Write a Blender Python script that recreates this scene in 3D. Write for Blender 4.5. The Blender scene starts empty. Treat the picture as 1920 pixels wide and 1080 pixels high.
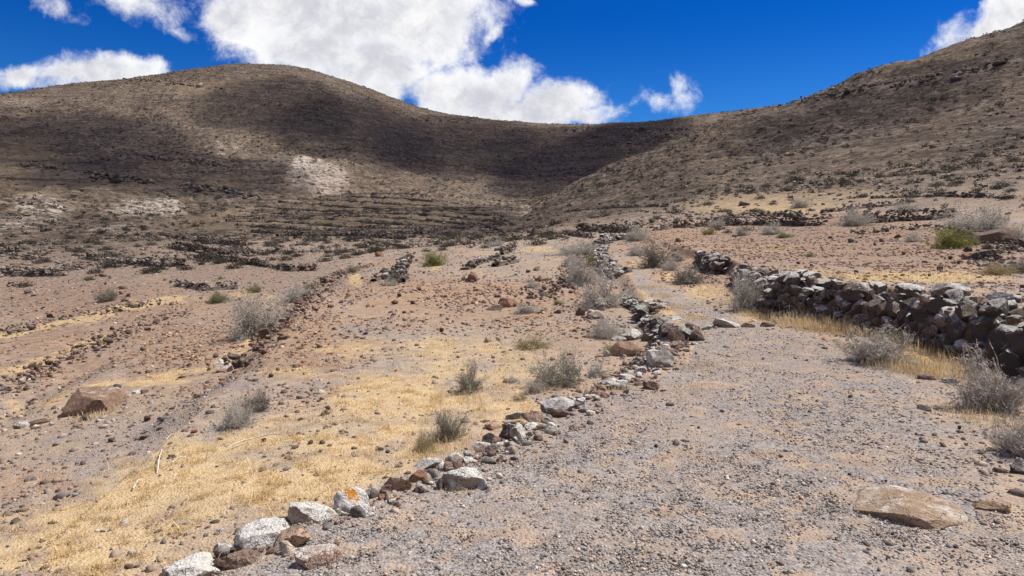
import bpy, bmesh, math
import numpy as np
from mathutils import Vector, noise as mnoise

SC = bpy.context.scene
COL = SC.collection
rng = np.random.default_rng(11)
PI = math.pi
# ------------------------------------------------------------------ camera model (24 mm lens on full frame, eye 1.65 m)
F, CX, CY, HOR, CZ = 1280.0, 960.0, 540.0, 430.0, 1.65
PITCH = math.atan((CY - HOR) / F)
cP, sP = math.cos(PITCH), math.sin(PITCH)

def ray(px, py):
    a = (px - CX) / F; b = (CY - py) / F
    return np.array([a, cP + b * sP, -sP + b * cP])

SUN_AZ, SUN_EL = math.radians(66), math.radians(57)
SUN = np.array([math.sin(SUN_AZ) * math.cos(SUN_EL), math.cos(SUN_AZ) * math.cos(SUN_EL), math.sin(SUN_EL)])

# ------------------------------------------------------------------ noise
PERM = np.random.default_rng(5).permutation(256)
GA = PERM / 256.0 * 2 * PI
GX, GY = np.cos(GA), np.sin(GA)

def perlin(x, y, s=0):
    x = np.asarray(x, float); y = np.asarray(y, float)
    ix = np.floor(x).astype(np.int64); iy = np.floor(y).astype(np.int64)
    fx = x - ix; fy = y - iy
    u = fx * fx * fx * (fx * (fx * 6 - 15) + 10); v = fy * fy * fy * (fy * (fy * 6 - 15) + 10)
    def g(i, j, dx, dy):
        h = PERM[(PERM[(i + s * 37) & 255] + j + s * 11) & 255]
        return GX[h] * dx + GY[h] * dy
    a = g(ix, iy, fx, fy); b = g(ix + 1, iy, fx - 1, fy)
    c = g(ix, iy + 1, fx, fy - 1); d = g(ix + 1, iy + 1, fx - 1, fy - 1)
    return 1.5 * ((a * (1 - u) + b * u) * (1 - v) + (c * (1 - u) + d * u) * v)

def fbm(x, y, n=4, s=0, gain=.5):
    t = 0; a = 1.0; tot = 0
    for k in range(n):
        t = t + a * perlin(x * 2 ** k + 17.3 * k, y * 2 ** k - 9.1 * k, s + k); tot += a; a *= gain
    return t / tot

def sstep(x, a, b):
    t = np.clip((x - a) / (b - a), 0, 1); return t * t * (3 - 2 * t)

# ------------------------------------------------------------------ terrain: a loft of ground lines
PXC = np.array([-700, 0, 150, 300, 450, 600, 750, 900, 985, 1100, 1200, 1350, 1500, 1700, 1920, 2600], float)
THC = np.arctan((PXC - CX) / F)
NAN = None
LINES = [   # (distance, 'z' heights in metres or 'p' picture rows, values per column)
 (1.0, 'z', [0]*16),
 (4.0, 'z', [-.1,-.08,-.06,-.04,-.02,0,0,0,0,0,0,0,0,0,0,0]),
 (10., 'z', [-.5,-.38,-.3,-.22,-.14,-.06,0,0,0,0,0,0,0,0,0,0]),
 (20., 'z', [-1.0,-.85,-.65,-.48,-.28,-.08,.08,.15,.2,.25,.3,.3,.3,.3,.3,.3]),
 (35., 'z', [-1.6,-1.3,-1.0,-.75,-.4,-.1,.3,.5,.65,.8,.95,1.05,1.15,1.25,1.3,1.4]),
 (60., 'p', [487,480,474,468,463,460,453,452,446,428,417,402,394,383,366,330]),
 (110, 'p', [462,455,450,445,440,438,435,440,428,404,385,360,343,315,285,220]),
 (180, 'p', [400,396,394,394,398,401,403,408,402,352,318,283,252,210,155,20]),
 (240, 'p', [345,345,345,350,358,362,370,386,394,330,282,208,162,98,22,-200]),
 (320, 'p', [290,290,285,285,290,305,335,355,366,378,348,300,268,225,180,-10]),
 (420, 'p', [240,235,225,210,205,228,284,310,322,328,288,250,236,205,180,100]),
 (520, 'p', [210,195,175,152,133,148,220,262,270,268,254,228,212,200,190,150]),
 (600, 'p', None),
 (720, 'z', 40), (1000, 'z', 5), (2200, 'z', 0)]
CREST = [(-700,260),(0,181),(75,170),(150,157),(230,148),(300,139),(345,131),(400,123),(450,117),(500,114),(545,115),(575,121),(620,134),(700,160),(750,179),(800,199),(850,206),(950,216),(1020,222),(1100,227),(1180,226),(1240,221),(1300,213),(1360,206),(1420,198),(1500,190),(1700,185),(1920,180),(2600,200)]
NT, NR = 480, 640
TH0, TH1 = math.radians(-62), math.radians(62)
LR0, LR1 = math.log(1.0), math.log(2200.)
th_s = np.linspace(TH0, TH1, NT); lr_s = np.linspace(LR0, LR1, NR); r_s = np.exp(lr_s)
def rows_to_z(py, th, r):       # height of the point at distance r seen at picture row py
    b = (CY - py) / F
    return CZ + r * np.cos(th) * (-sP + b * cP) / (cP + b * sP)
zl = []
for (r, kind, vals) in LINES:
    if r == 600:
        c = np.array(CREST, float)
        py = np.interp(th_s, np.arctan((c[:, 0] - CX) / F), c[:, 1] - 15); zl.append(rows_to_z(py, th_s, r)); continue
    if not hasattr(vals, '__len__'): vals = [vals] * 16
    v = np.interp(th_s, THC, np.array(vals, float))
    zl.append(v if kind == 'z' else rows_to_z(v, th_s, r))
zl = np.array(zl); rl = np.array([l[0] for l in LINES])
TAB = np.empty((NT, NR))
for i in range(NT): TAB[i] = np.interp(r_s, rl, zl[:, i])
def smooth(A, sig, ax):
    n = int(3 * sig); k = np.exp(-.5 * (np.arange(-n, n + 1) / sig) ** 2); k /= k.sum()
    P = np.pad(A, [(n, n) if a == ax else (0, 0) for a in range(2)], mode='edge')
    return np.apply_along_axis(lambda m: np.convolve(m, k, 'valid'), ax, P)
keep = TAB.copy()
TAB = smooth(smooth(TAB, 4, 1), 2, 0)
def tab(x, y):
    th = np.clip(np.arctan2(x, y), TH0, TH1 - 1e-6); r = np.maximum(np.hypot(x, y), 1.001)
    a = (th - TH0) / (TH1 - TH0) * (NT - 1); b = np.clip((np.log(r) - LR0) / (LR1 - LR0), 0, .999999) * (NR - 1)
    i = a.astype(int); j = b.astype(int); fa = a - i; fb = b - j
    return (TAB[i, j] * (1 - fa) + TAB[i + 1, j] * fa) * (1 - fb) + (TAB[i, j + 1] * (1 - fa) + TAB[i + 1, j + 1] * fa) * fb

def polyline_dist(x, y, P):     # unsigned distance, signed side (+ = right of travel), metres along
    P = np.asarray(P, float); best = np.full(np.shape(x), 1e9); side = np.zeros(np.shape(x)); along = np.zeros(np.shape(x)); acc = 0
    for a, b in zip(P[:-1], P[1:]):
        d = b - a; L = math.hypot(*d); t = np.clip(((x - a[0]) * d[0] + (y - a[1]) * d[1]) / L ** 2, 0, 1)
        qx = x - a[0] - t * d[0]; qy = y - a[1] - t * d[1]; dd = np.hypot(qx, qy)
        m = dd < best
        cr = (x - a[0]) * d[1] - (y - a[1]) * d[0]
        side = np.where(m, np.sign(cr), side); along = np.where(m, acc + t * L, along); best = np.where(m, dd, best); acc += L
    return best, side, along

def inside(x, y, P):
    P = np.asarray(P, float); c = np.zeros(np.shape(x), bool)
    for a, b in zip(P, np.roll(P, -1, 0)):
        if a[1] == b[1]: continue
        m = (a[1] > y) != (b[1] > y)
        c ^= m & (x < (b[0] - a[0]) * (y - a[1]) / (b[1] - a[1]) + a[0])
    return c

HITR = np.exp(np.linspace(math.log(1.6), math.log(900), 260))
def hit_with(fn, px, py):
    d = ray(px, py); d = d / math.hypot(d[0], d[1])
    x = HITR * d[0]; y = HITR * d[1]; dz = CZ + HITR * d[2] - fn(x, y)
    k = np.nonzero(dz < 0)[0]
    if len(k) == 0: k = [int(np.argmin(dz / HITR))]
    k = k[0]
    if k > 0 and dz[k] < 0:
        rr = np.linspace(HITR[k - 1], HITR[k], 24); d2 = CZ + rr * d[2] - fn(rr * d[0], rr * d[1]); j = max(1, int(np.argmax(d2 < 0))); r = rr[j - 1] + (rr[j] - rr[j - 1]) * d2[j - 1] / (d2[j - 1] - d2[j]); return np.array([r * d[0], r * d[1], CZ + r * d[2]])
    if k == 0: r = HITR[0]
    elif dz[k] > 0: r = HITR[k]
    else: r = HITR[k - 1] + (HITR[k] - HITR[k - 1]) * dz[k - 1] / (dz[k - 1] - dz[k])
    return np.array([r * d[0], r * d[1], CZ + r * d[2]])
def flat_pts(L): return [hit_with(tab, *p)[:2] for p in L]

KERB = np.array([(-7, -4.), (-3.2, 1.2)] + flat_pts([(350, 1085), (470, 1020), (560, 978), (650, 950), (750, 915), (850, 880), (920, 842), (985, 808), (1040, 775), (1120, 740), (1180, 700), (1235, 660), (1265, 615), (1240, 580), (1200, 545), (1180, 515), (1150, 480), (1135, 455)]))
WALL = np.array([(5.75, -3.), (5.75, 3.)] + flat_pts([(1960, 735), (1880, 697), (1800, 668), (1720, 640), (1640, 622), (1560, 607), (1500, 598), (1450, 588)]) + flat_pts([(1415, 560), (1385, 535), (1345, 515), (1312, 500), (1265, 478), (1230, 458)]))

BANKS = [np.array(flat_pts(L)) for L in ([(400, 712), (425, 692), (470, 674), (505, 647), (530, 612), (560, 582), (590, 547), (625, 524), (690, 499)], [(-60, 760), (0, 737), (60, 710), (130, 674), (200, 642), (275, 610), (345, 586)], [(-60, 640), (0, 630), (80, 608), (170, 590), (260, 576), (335, 567)])]
def zsteps(x, y):
    r = np.hypot(x, y)
    d, s, _ = polyline_dist(x, y, KERB)
    left = s < 0
    z = np.where(left, -np.interp(r, [0, 3, 8, 12, 20, 32, 40], [.2, .2, .22, .28, .2, .12, 0]) * sstep(d, 0., .45), 0)
    d, s, al = polyline_dist(x, y, WALL)
    z = z + np.where(s > 0, np.interp(r, [0, 9, 12.5, 16, 22, 30, 45], [.74, .74, .66, .5, .4, .2, 0]) * sstep(d, .2, .5), 0)
    for B, hgt in zip(BANKS, (.28, .26, .26)):
        d, s, al = polyline_dist(x, y, B); d = np.maximum(d + .3 * fbm(x * .9, y * .9, 3, 14), 0); z = z - np.where(s < 0, hgt * sstep(d, 0., .9) * (1 - sstep(d, 2.5, 8)), 0)
    # low rise in the path where a row of flat stones crosses it
    return z

def zground(x, y):
    x = np.asarray(x, float); y = np.asarray(y, float)
    r = np.hypot(x, y)
    z = tab(x, y) + np.where(r < 60, zsteps(x, y), 0)
    hm = sstep(np.log(np.maximum(r, 1)), math.log(90), math.log(260))
    mid = sstep(np.log(np.maximum(r, 1)), math.log(8), math.log(40))
    z = z + .025 * fbm(x * 1.3, y * 1.3, 3, 1) * np.minimum(1, r / 4) + .10 * mid * fbm(x * .35, y * .35, 3, 2) + .35 * mid * fbm(x * .06, y * .06, 3, 3) * sstep(np.log(np.maximum(r,1)), math.log(20), math.log(90))
    # gullies and spurs of the slopes: stretched down the fall line on the far hill
    z = z + hm * (1 - .6 * sstep(r, 480, 600)) * sstep(r, 150, 260) * 7. * (np.abs(fbm(x / 120 + .3, y / 260, 2, 44)) - .2) + hm * (1 - .75 * sstep(r, 470, 570)) * (2.6 * fbm(x / 90 + 3, y / 110, 3, 4) + 2.4 * (np.abs(fbm(x / 26 + .01 * y, y / 60, 4, 5)) - .2) * 2 + .6 * fbm(x / 7, y / 9, 3, 6))
    return z

def hit(px, py): return hit_with(zground, px, py)
def ppm(p): return F / math.hypot(p[0], p[1]) / math.cos(math.atan2(p[0], p[1]))   # picture pixels (1920 wide) per metre at a point

# ------------------------------------------------------------------ ground cover masks
def wpath(L): return np.array([hit(*p)[:2] for p in L])
PATH_RIGHT = [(3.9, -3.), (3.9, 2.5)] + [tuple(hit(*p)[:2]) for p in [(1925, 900), (1850, 800), (1740, 705), (1620, 665), (1560, 635), (1490, 620), (1440, 606), (1380, 585), (1320, 556), (1262, 530), (1222, 512), (1196, 496), (1186, 484)]]
PATH_LEFT = [tuple(hit(*p)[:2]) for p in [(1176, 485), (1184, 500), (1192, 518), (1222, 545), (1262, 580), (1292, 608), (1320, 630), (1300, 680), (1180, 735)]] + [tuple(k) for k in KERB[12:0:-1]]
PATH_POLY = np.array(PATH_RIGHT + PATH_LEFT + [(-7, -4.)])
EDGE_POLY = PATH_POLY

def world_blob(px, py, rx, ry):
    c = hit(px, py); n = hit(px, py - ry); s = hit(px, py + ry); e = hit(px + rx, py); w = hit(px - rx, py)
    ax = (e - w)[:2] / 2; ay = (n - s)[:2] / 2
    L = math.hypot(*ax); cap = rx / ppm(c) * 1.3
    if L > cap: ax = ax * cap / L
    return c[:2], np.linalg.inv(np.array([ax, ay]).T + np.eye(2) * 1e-3)
def blob_mask(x, y, B):
    m = np.zeros(np.shape(x))
    x = np.asarray(x); y = np.asarray(y)
    for (c, M, w) in B:
        A = np.abs(np.linalg.inv(M)).sum(1) * 1.3
        ii = np.nonzero((np.abs(x - c[0]) < A[0]) & (np.abs(y - c[1]) < A[1]))
        if not len(ii[0]): continue
        dx = x[ii] - c[0]; dy = y[ii] - c[1]
        q = np.hypot(M[0, 0] * dx + M[0, 1] * dy, M[1, 0] * dx + M[1, 1] * dy)
        m[ii] = np.maximum(m[ii], w * (1 - sstep(q, .45, 1.25)))
    return m
def blobs(L): return [world_blob(*b[:4]) + (b[4] if len(b) > 4 else 1.,) for b in L]
def line_mask(x, y, Ls):
    m = np.zeros(np.shape(x))
    for (P, w) in Ls:
        d, _, _ = polyline_dist(x, y, P); m = np.maximum(m, 1 - sstep(d, w * .4, w * 1.2))
    return m
GRASS_B = blobs([(560, 850, 230, 66, .92), (300, 880, 200, 70, .95), (180, 960, 240, 75, .95), (40, 1020, 170, 80, .95), (350, 970, 230, 85, .85), (480, 920, 220, 80, .8), (250, 1050, 220, 60, .8), (740, 745, 160, 44, .95), (900, 770, 130, 36, .85), (660, 800, 220, 44, .75), (820, 710, 220, 36, .7),
    (800, 650, 260, 26, .62), (900, 690, 200, 26, .6), (560, 700, 90, 16, .5), (1310, 690, 22, 60, .7), (1240, 740, 60, 18, .5), (1290, 735, 30, 20, .6), (1700, 520, 210, 13, .95), (1500, 505, 80, 7, .5), (1530, 600, 85, 16, 1.3), (1480, 605, 50, 10, 1.), (1720, 668, 110, 20, 1.2), (1800, 690, 60, 16, 1.),
    (1255, 572, 34, 20, .75), (1225, 548, 26, 16, .75), (1285, 592, 30, 14, .7), (1370, 600, 70, 8, 1.), (1410, 572, 60, 14, .8), (1340, 545, 50, 14, .9), (1275, 520, 40, 10, .8), (660, 522, 45, 9, .9), (815, 504, 22, 5, .8), (1000, 468, 40, 6, .7), (1010, 450, 60, 8, .5),
    (290, 715, 75, 14, .8), (110, 745, 120, 14, .6), (320, 560, 100, 9, .5), (470, 555, 60, 12, .5), (30, 765, 60, 16, .7), (480, 640, 70, 10, .4), (1180, 500, 18, 18, .7), (1400, 380, 240, 18, .95), (1560, 365, 160, 12, .6), (1300, 460, 120, 20, .35), (1450, 465, 100, 12, .35)])
GRASS_L = [(wpath([(0, 632), (120, 605), (230, 575), (330, 560)]), .9), (wpath([(0, 700), (110, 665), (200, 630)]), .5), (wpath([(200, 720), (400, 690), (470, 640), (520, 600)]), .35), (wpath([(450, 975), (650, 900), (800, 840)]), .35)]
RED_B = blobs([(100, 650, 260, 60, 1), (330, 630, 220, 70, .9), (180, 560, 300, 40, .8), (560, 600, 140, 60, 1), (800, 545, 260, 40, 1), (960, 555, 140, 45, 1), (700, 600, 160, 20, .6), (60, 900, 120, 40, .5), (1540, 440, 300, 60, .9), (1300, 450, 150, 50, .9), (1740, 470, 200, 40, .9), (1100, 520, 60, 60, .8), (1380, 520, 60, 30, .8), (60, 560, 120, 30, .5), (620, 335, 70, 30, .5)])
PALE_B = blobs([(620, 330, 75, 38, 1), (80, 400, 90, 50, .8), (290, 395, 90, 30, .9), (230, 430, 60, 16, .7), (600, 310, 30, 22, 1), (350, 240, 90, 40, .55), (440, 270, 60, 30, .6), (830, 360, 170, 30, .52), (940, 380, 60, 14, .55), (985, 368, 50, 18, .5), (1090, 348, 26, 12, .6), (1160, 318, 26, 12, .6), (1230, 284, 26, 12, .5), (985, 388, 40, 14, .8), (1560, 320, 200, 26, .5), (1360, 340, 120, 30, .35), (1330, 222, 90, 14, .6), (300, 160, 160, 16, .5), (90, 185, 120, 12, .6), (60, 450, 60, 12, .5)])  # pale rock and soil; also paints the sunlit rim along the right spur
DARK_B = blobs([(1560, 450, 320, 52, .75), (120, 490, 280, 50, 1), (450, 490, 240, 36, 1), (1120, 380, 100, 22, .9), (1250, 338, 130, 40, .7), (1400, 290, 140, 40, .5), (1500, 300, 120, 30, .4), (700, 470, 200, 26, .5), (1240, 445, 160, 26, .5), (30, 570, 120, 40, .5), (900, 430, 60, 30, .9), (940, 405, 40, 18, .8), (850, 280, 170, 60, .6), (650, 220, 160, 60, .5), (1500, 255, 220, 40, .5), (1200, 260, 120, 26, .5), (1700, 170, 160, 40, .4)])  # dark rock and soil; also paints shade onto the right spur's sun-averted flank
OCHRE_B = blobs([(60, 300, 130, 45, .9), (200, 340, 150, 30, .6), (60, 355, 90, 20, .7), (450, 340, 80, 18, .6), (520, 410, 120, 25, .6), (420, 420, 120, 20, .6), (400, 160, 100, 14, .5), (360, 475, 200, 18, .5), (600, 450, 150, 15, .4), (300, 520, 240, 14, .35), (740, 408, 250, 40, .8), (1780, 95, 160, 35, .5)])
def jit(x, y, r):    # ragged edges for the masks
    a = .05 * np.maximum(r, 2) ** .9 * (1 + 1.3 * sstep(np.log(np.maximum(r, 1)), 4, 5.3))
    return x + a * fbm(x / a * .33, y / a * .33, 3, 21), y + a * fbm(x / a * .33, y / a * .33, 3, 25)
def masks(x, y, only=None):
    r = np.hypot(x, y); X, Y = jit(x, y, r)
    path = inside(X, Y, EDGE_POLY) & (r < 45)
    path = path.astype(float)
    d, s, _ = polyline_dist(X, Y, np.array(PATH_RIGHT)); path = np.maximum(path * sstep(d, 0, .5), path * .35)
    near = r < 140
    g = np.where(near, np.maximum(blob_mask(X, Y, GRASS_B), .8 * line_mask(X, Y, GRASS_L)), 0)
    g = g * (1 - .9 * path * (r > 2)) * np.clip(.78 + 1.0 * fbm(x * 1.3, y * 1.3, 4, 31), .05, 1.2)
    if only: return dict(path=path, grass=np.clip(g, 0, 1))
    pk = 1 - .95 * path
    return dict(path=path, grass=np.clip(g, 0, 1), red=blob_mask(X, Y, RED_B) * pk, pale=blob_mask(X, Y, PALE_B), dark=blob_mask(X, Y, DARK_B) * pk, ochre=blob_mask(X, Y, OCHRE_B))
# ------------------------------------------------------------------ object helpers
def tag(o, label=None, cat=None, group=None, kind=None):
    if label: o['label'] = label
    if cat: o['category'] = cat
    if group: o['group'] = group
    if kind: o['kind'] = kind
    return o
def mesh(name, V, Fc, mat, col=None, smooth=False, attrs=None, sharp=False):
    V = np.ascontiguousarray(V, np.float32); Fc = np.ascontiguousarray(Fc, np.int32)
    me = bpy.data.meshes.new(name); n, k = Fc.shape
    me.vertices.add(len(V)); me.vertices.foreach_set('co', V.ravel())
    me.loops.add(n * k); me.loops.foreach_set('vertex_index', Fc.ravel())
    me.polygons.add(n); me.polygons.foreach_set('loop_start', np.arange(0, n * k, k, dtype=np.int32)); me.polygons.foreach_set('loop_total', np.full(n, k, np.int32))
    if smooth: me.polygons.foreach_set('use_smooth', np.ones(n, bool))
    me.update(calc_edges=True)
    if col is not None:
        col = np.asarray(col, np.float32)
        if col.ndim == 1: col = np.tile(col, (len(V), 1))
        a = me.color_attributes.new('Col', 'FLOAT_COLOR', 'POINT'); a.data.foreach_set('color', np.ascontiguousarray(col).ravel())
    for nme, v in (attrs or {}).items():
        a = me.color_attributes.new(nme, 'FLOAT_COLOR', 'POINT'); a.data.foreach_set('color', np.ascontiguousarray(v, np.float32).ravel())
    me.materials.append(mat)
    if sharp: me.set_sharp_from_angle(angle=.42)
    return me
def obj(name, me, parent=None, loc=(0, 0, 0), rotz=0, scale=(1, 1, 1)):
    o = bpy.data.objects.new(name, me); COL.objects.link(o); o.location = loc; o.rotation_euler = (0, 0, rotz); o.scale = scale
    if parent: o.parent = parent
    return o
def empty(name, loc, rotz=0):
    o = bpy.data.objects.new(name, None); COL.objects.link(o); o.location = loc; o.rotation_euler = (0, 0, rotz); o.empty_display_size = .2; return o

# ------------------------------------------------------------------ materials
class N:
    def __init__(s, m): s.t = m.node_tree; s.t.nodes.clear()
    def n(s, ty, **kw):
        x = s.t.nodes.new(ty)
        for k, v in kw.items(): setattr(x, k, v)
        return x
    def put(s, sock, v):
        if hasattr(v, 'is_output') or isinstance(v, bpy.types.NodeSocket): s.t.links.new(v, sock)
        else: sock.default_value = v
    def math(s, op, a, b=0., c=0., clamp=False):
        x = s.n('ShaderNodeMath', operation=op, use_clamp=clamp); s.put(x.inputs[0], a); s.put(x.inputs[1], b); s.put(x.inputs[2], c); return x.outputs[0]
    def vec(s, op, a, b=(0, 0, 0)):
        x = s.n('ShaderNodeVectorMath', operation=op); s.put(x.inputs[0], a); s.put(x.inputs[1], b); return x
    def noise(s, co, scale, det=4, rough=.55, dist=0., color=False):
        x = s.n('ShaderNodeTexNoise'); s.put(x.inputs['Vector'], co); s.put(x.inputs['Scale'], scale); s.put(x.inputs['Detail'], det); s.put(x.inputs['Roughness'], rough); s.put(x.inputs['Distortion'], dist)
        return x.outputs['Color' if color else 'Fac']
    def voro(s, co, scale, out='Color', feature='F1'):
        x = s.n('ShaderNodeTexVoronoi', feature=feature); s.put(x.inputs['Vector'], co); s.put(x.inputs['Scale'], scale); return x.outputs[out]
    def mix(s, f, a, b, blend='MIX'):
        x = s.n('ShaderNodeMix', data_type='RGBA', blend_type=blend); s.put(x.inputs[0], f)
        for so, v in ((x.inputs[6], a), (x.inputs[7], b)):
            if isinstance(v, tuple) and len(v) == 3: v = v + (1.,)
            s.put(so, v)
        return x.outputs[2]
    def remap(s, v, a, b, c=0., d=1., smooth=True):
        x = s.n('ShaderNodeMapRange', interpolation_type='SMOOTHSTEP' if smooth else 'LINEAR'); x.clamp = True if hasattr(x, 'clamp') else None
        for i, q in enumerate((v, a, b, c, d)): s.put(x.inputs[i], q)
        return x.outputs[0]
    def attr(s, name): return s.n('ShaderNodeAttribute', attribute_name=name)
    def sep(s, c):
        x = s.n('ShaderNodeSeparateColor'); s.put(x.inputs[0], c); return x.outputs
    def finish(s, color, rough=.95, normal=None, spec=.15, trans=None):
        b = s.n('ShaderNodeBsdfPrincipled'); s.put(b.inputs['Base Color'], color); s.put(b.inputs['Roughness'], rough); s.put(b.inputs['Specular IOR Level'], spec)
        if normal is not None: s.put(b.inputs['Normal'], normal)
        o = s.n('ShaderNodeOutputMaterial'); s.put(o.inputs[0], b.outputs[0]); return b
    def bump(s, h, strength, dist, normal=None):
        x = s.n('ShaderNodeBump'); s.put(x.inputs['Strength'], strength); s.put(x.inputs['Distance'], dist); s.put(x.inputs['Height'], h)
        if normal is not None: s.put(x.inputs['Normal'], normal)
        return x.outputs[0]
def material(name):
    m = bpy.data.materials.new(name); m.use_nodes = True; return m, N(m)

def make_terrain_mat():
    m, n = material('stony_ground')
    P = n.n('ShaderNodeNewGeometry').outputs['Position']
    A = n.sep(n.attr('maskA').outputs['Color']); B = n.sep(n.attr('maskB').outputs['Color'])
    path, grass, red = A; pale, dark, ochre = B
    hill = n.attr('maskA').outputs['Alpha']
    n1 = n.noise(P, 1.1, 5, .6); n2 = n.noise(P, 5., 5, .65); n3 = n.noise(P, 23., 4, .7); n4 = n.noise(P, .12, 4, .6)
    gcell = n.voro(P, 55.); gv = n.sep(gcell)[0]
    # soil
    soil = n.mix(n.remap(n2, .35, .65), (.325, .23, .15), (.44, .328, .222))
    soil = n.mix(n.math('MULTIPLY', path, .7), soil, n.mix(n.remap(n2, .35, .65), (.29, .222, .168), (.43, .328, .242)))
    soil = n.mix(n.math('MULTIPLY', red, n.remap(n1, .25, .6, .5, 1)), soil, n.mix(n.remap(n2, .35, .65), (.285, .172, .100), (.40, .264, .168)))
    grv = n.mix(gv, (.155, .14, .13), (.375, .335, .305))
    n5 = n.noise(P, 2.6, 3, .6); n6 = n.noise(P, .42, 4, .6)
    cover = n.math('ADD', n.remap(n.math('ADD', n.math('MULTIPLY', n1, .5), n.math('MULTIPLY', n3, .5)), .40, .55), n.math('MULTIPLY', path, .35))
    cover = n.math('MULTIPLY', cover, n.math('ADD', .5, n.math('MULTIPLY', path, .42)), clamp=True)
    cover = n.math('MULTIPLY', cover, n.remap(n.math('ADD', n.math('MULTIPLY', n5, .6), n.math('MULTIPLY', n1, .4)), .575, .50, .10, 1.))
    cover = n.math('ADD', cover, n.math('MULTIPLY', n.remap(n6, .46, .6), n.math('SUBTRACT', .45, n.math('MULTIPLY', path, .45))), clamp=True)
    cover = n.math('MULTIPLY', cover, n.math('SUBTRACT', 1., n.math('MULTIPLY', red, .5)))
    near = n.mix(cover, soil, grv)
    near = n.mix(n.math('MULTIPLY', dark, n.remap(n2, .3, .65, .95, .6)), near, n.mix(n.remap(n2, .35, .65), (.15, .105, .08), (.25, .18, .135)))
    near = n.mix(n.remap(n4, .4, .65, 0., .4), near, n.mix(n2, (.22, .15, .105), (.30, .22, .16)))
    straw = n.mix(n.remap(n3, .3, .7), (.42, .295, .14), (.60, .45, .25))
    near = n.mix(n.math('MULTIPLY', n.remap(n.math('ADD', grass, n.math('MULTIPLY', n.math('SUBTRACT', n2, .5), 1.2)), .12, .85), .8), near, straw)
    # hillside: rubble and thin scrub
    h1 = n.noise(P, .035, 5, .62, .6); h2 = n.noise(P, .33, 6, .72); h3 = n.noise(P, 1.7, 4, .7); hv = n.sep(n.voro(P, .9))[0]
    hb = n.mix(n.remap(h2, .36, .62), (.105, .074, .050), (.258, .187, .127))
    hb = n.mix(n.remap(h1, .4, .62, 0., .75), hb, n.mix(n.remap(h3, .35, .65), (.155, .122, .096), (.30, .24, .18)))
    hb = n.mix(n.math('MULTIPLY', ochre, n.remap(h2, .3, .55, .3, 1.)), hb, n.mix(n.remap(h3, .35, .6), (.19, .135, .075), (.27, .20, .12)))
    hb = n.mix(n.math('MULTIPLY', dark, n.remap(h2, .3, .6, .9, .35)), hb, (.062, .048, .038))
    st = n.n('ShaderNodeMapping'); n.put(st.inputs[0], P); st.inputs['Scale'].default_value = (.06, .06, .5); h4 = n.noise(st.outputs[0], 1., 5, .65, .4)
    h5 = n.noise(P, .10, 8, .82); h6 = n.noise(P, .9, 6, .8)
    hb = n.mix(n.math('MULTIPLY', n.remap(h5, .50, .60, 0., .6), n.math('SUBTRACT', 1., n.math('MULTIPLY', ochre, .8))), hb, (.085, .063, .048)); hb = n.mix(n.remap(h5, .47, .38, 0., .5), hb, (.30, .235, .175)); hb = n.mix(n.math('MULTIPLY', n.remap(h6, .49, .56, 0., .8), n.math('SUBTRACT', 1., n.math('MULTIPLY', ochre, .7))), hb, (.07, .053, .042)); hb = n.mix(n.remap(h6, .44, .36, 0., .7), hb, (.33, .265, .205))
    hb = n.mix(n.remap(h4, .52, .68, 0., .75), hb, (.075, .056, .044)); hb = n.mix(n.remap(h4, .46, .34, 0., .55), hb, (.27, .215, .165))
    sb = n.n('ShaderNodeMapping'); n.put(sb.inputs[0], P); sb.inputs['Scale'].default_value = (.011, .011, .16); h7 = n.noise(sb.outputs[0], 1., 6, .62, .3)
    band = n.math('MULTIPLY', n.remap(n.math('ABSOLUTE', n.math('SUBTRACT', h7, .5)), .006, .03, 1., 0.), n.remap(h1, .40, .56)); hb = n.mix(n.math('MULTIPLY', band, .75), hb, (.06, .046, .037))
    pm = n.remap(n.math('ADD', n.math('MULTIPLY', pale, .35), n.math('ADD', n.math('MULTIPLY', h3, .5), n.math('MULTIPLY', h2, .8))), .86, 1.08)
    hb = n.mix(n.math('MULTIPLY', pale, .45), hb, (.30, .225, .155)); hb = n.mix(n.math('MULTIPLY', pm, .9), hb, n.mix(n.remap(h3, .3, .6), (.36, .29, .225), (.58, .52, .45)))
    hb = n.mix(n.math('MULTIPLY', red, .55), hb, (.23, .145, .095))
    hb = n.mix(n.math('MULTIPLY', n.remap(hv, .55, .85, 0., .7), n.math('SUBTRACT', 1., n.math('MULTIPLY', ochre, .7))), hb, (.062, .048, .038))
    hb = n.mix(n.math('MULTIPLY', grass, .8), hb, n.mix(n.remap(h3, .35, .65), (.30, .22, .13), (.42, .32, .20)))
    c = n.mix(hill, near, hb)
    hgt = n.math('ADD', n.math('MULTIPLY', n3, .5), n.math('MULTIPLY', n.voro(P, 55., 'Distance'), -.8))
    b1 = n.bump(hgt, n.math('MULTIPLY', n.math('SUBTRACT', 1., hill), .7), .02)
    b2 = n.bump(n.math('ADD', h3, n.math('MULTIPLY', h2, 1.6)), n.math('MULTIPLY', hill, .8), .9, b1)
    n.finish(c, .97, b2, .08)
    return m
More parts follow.
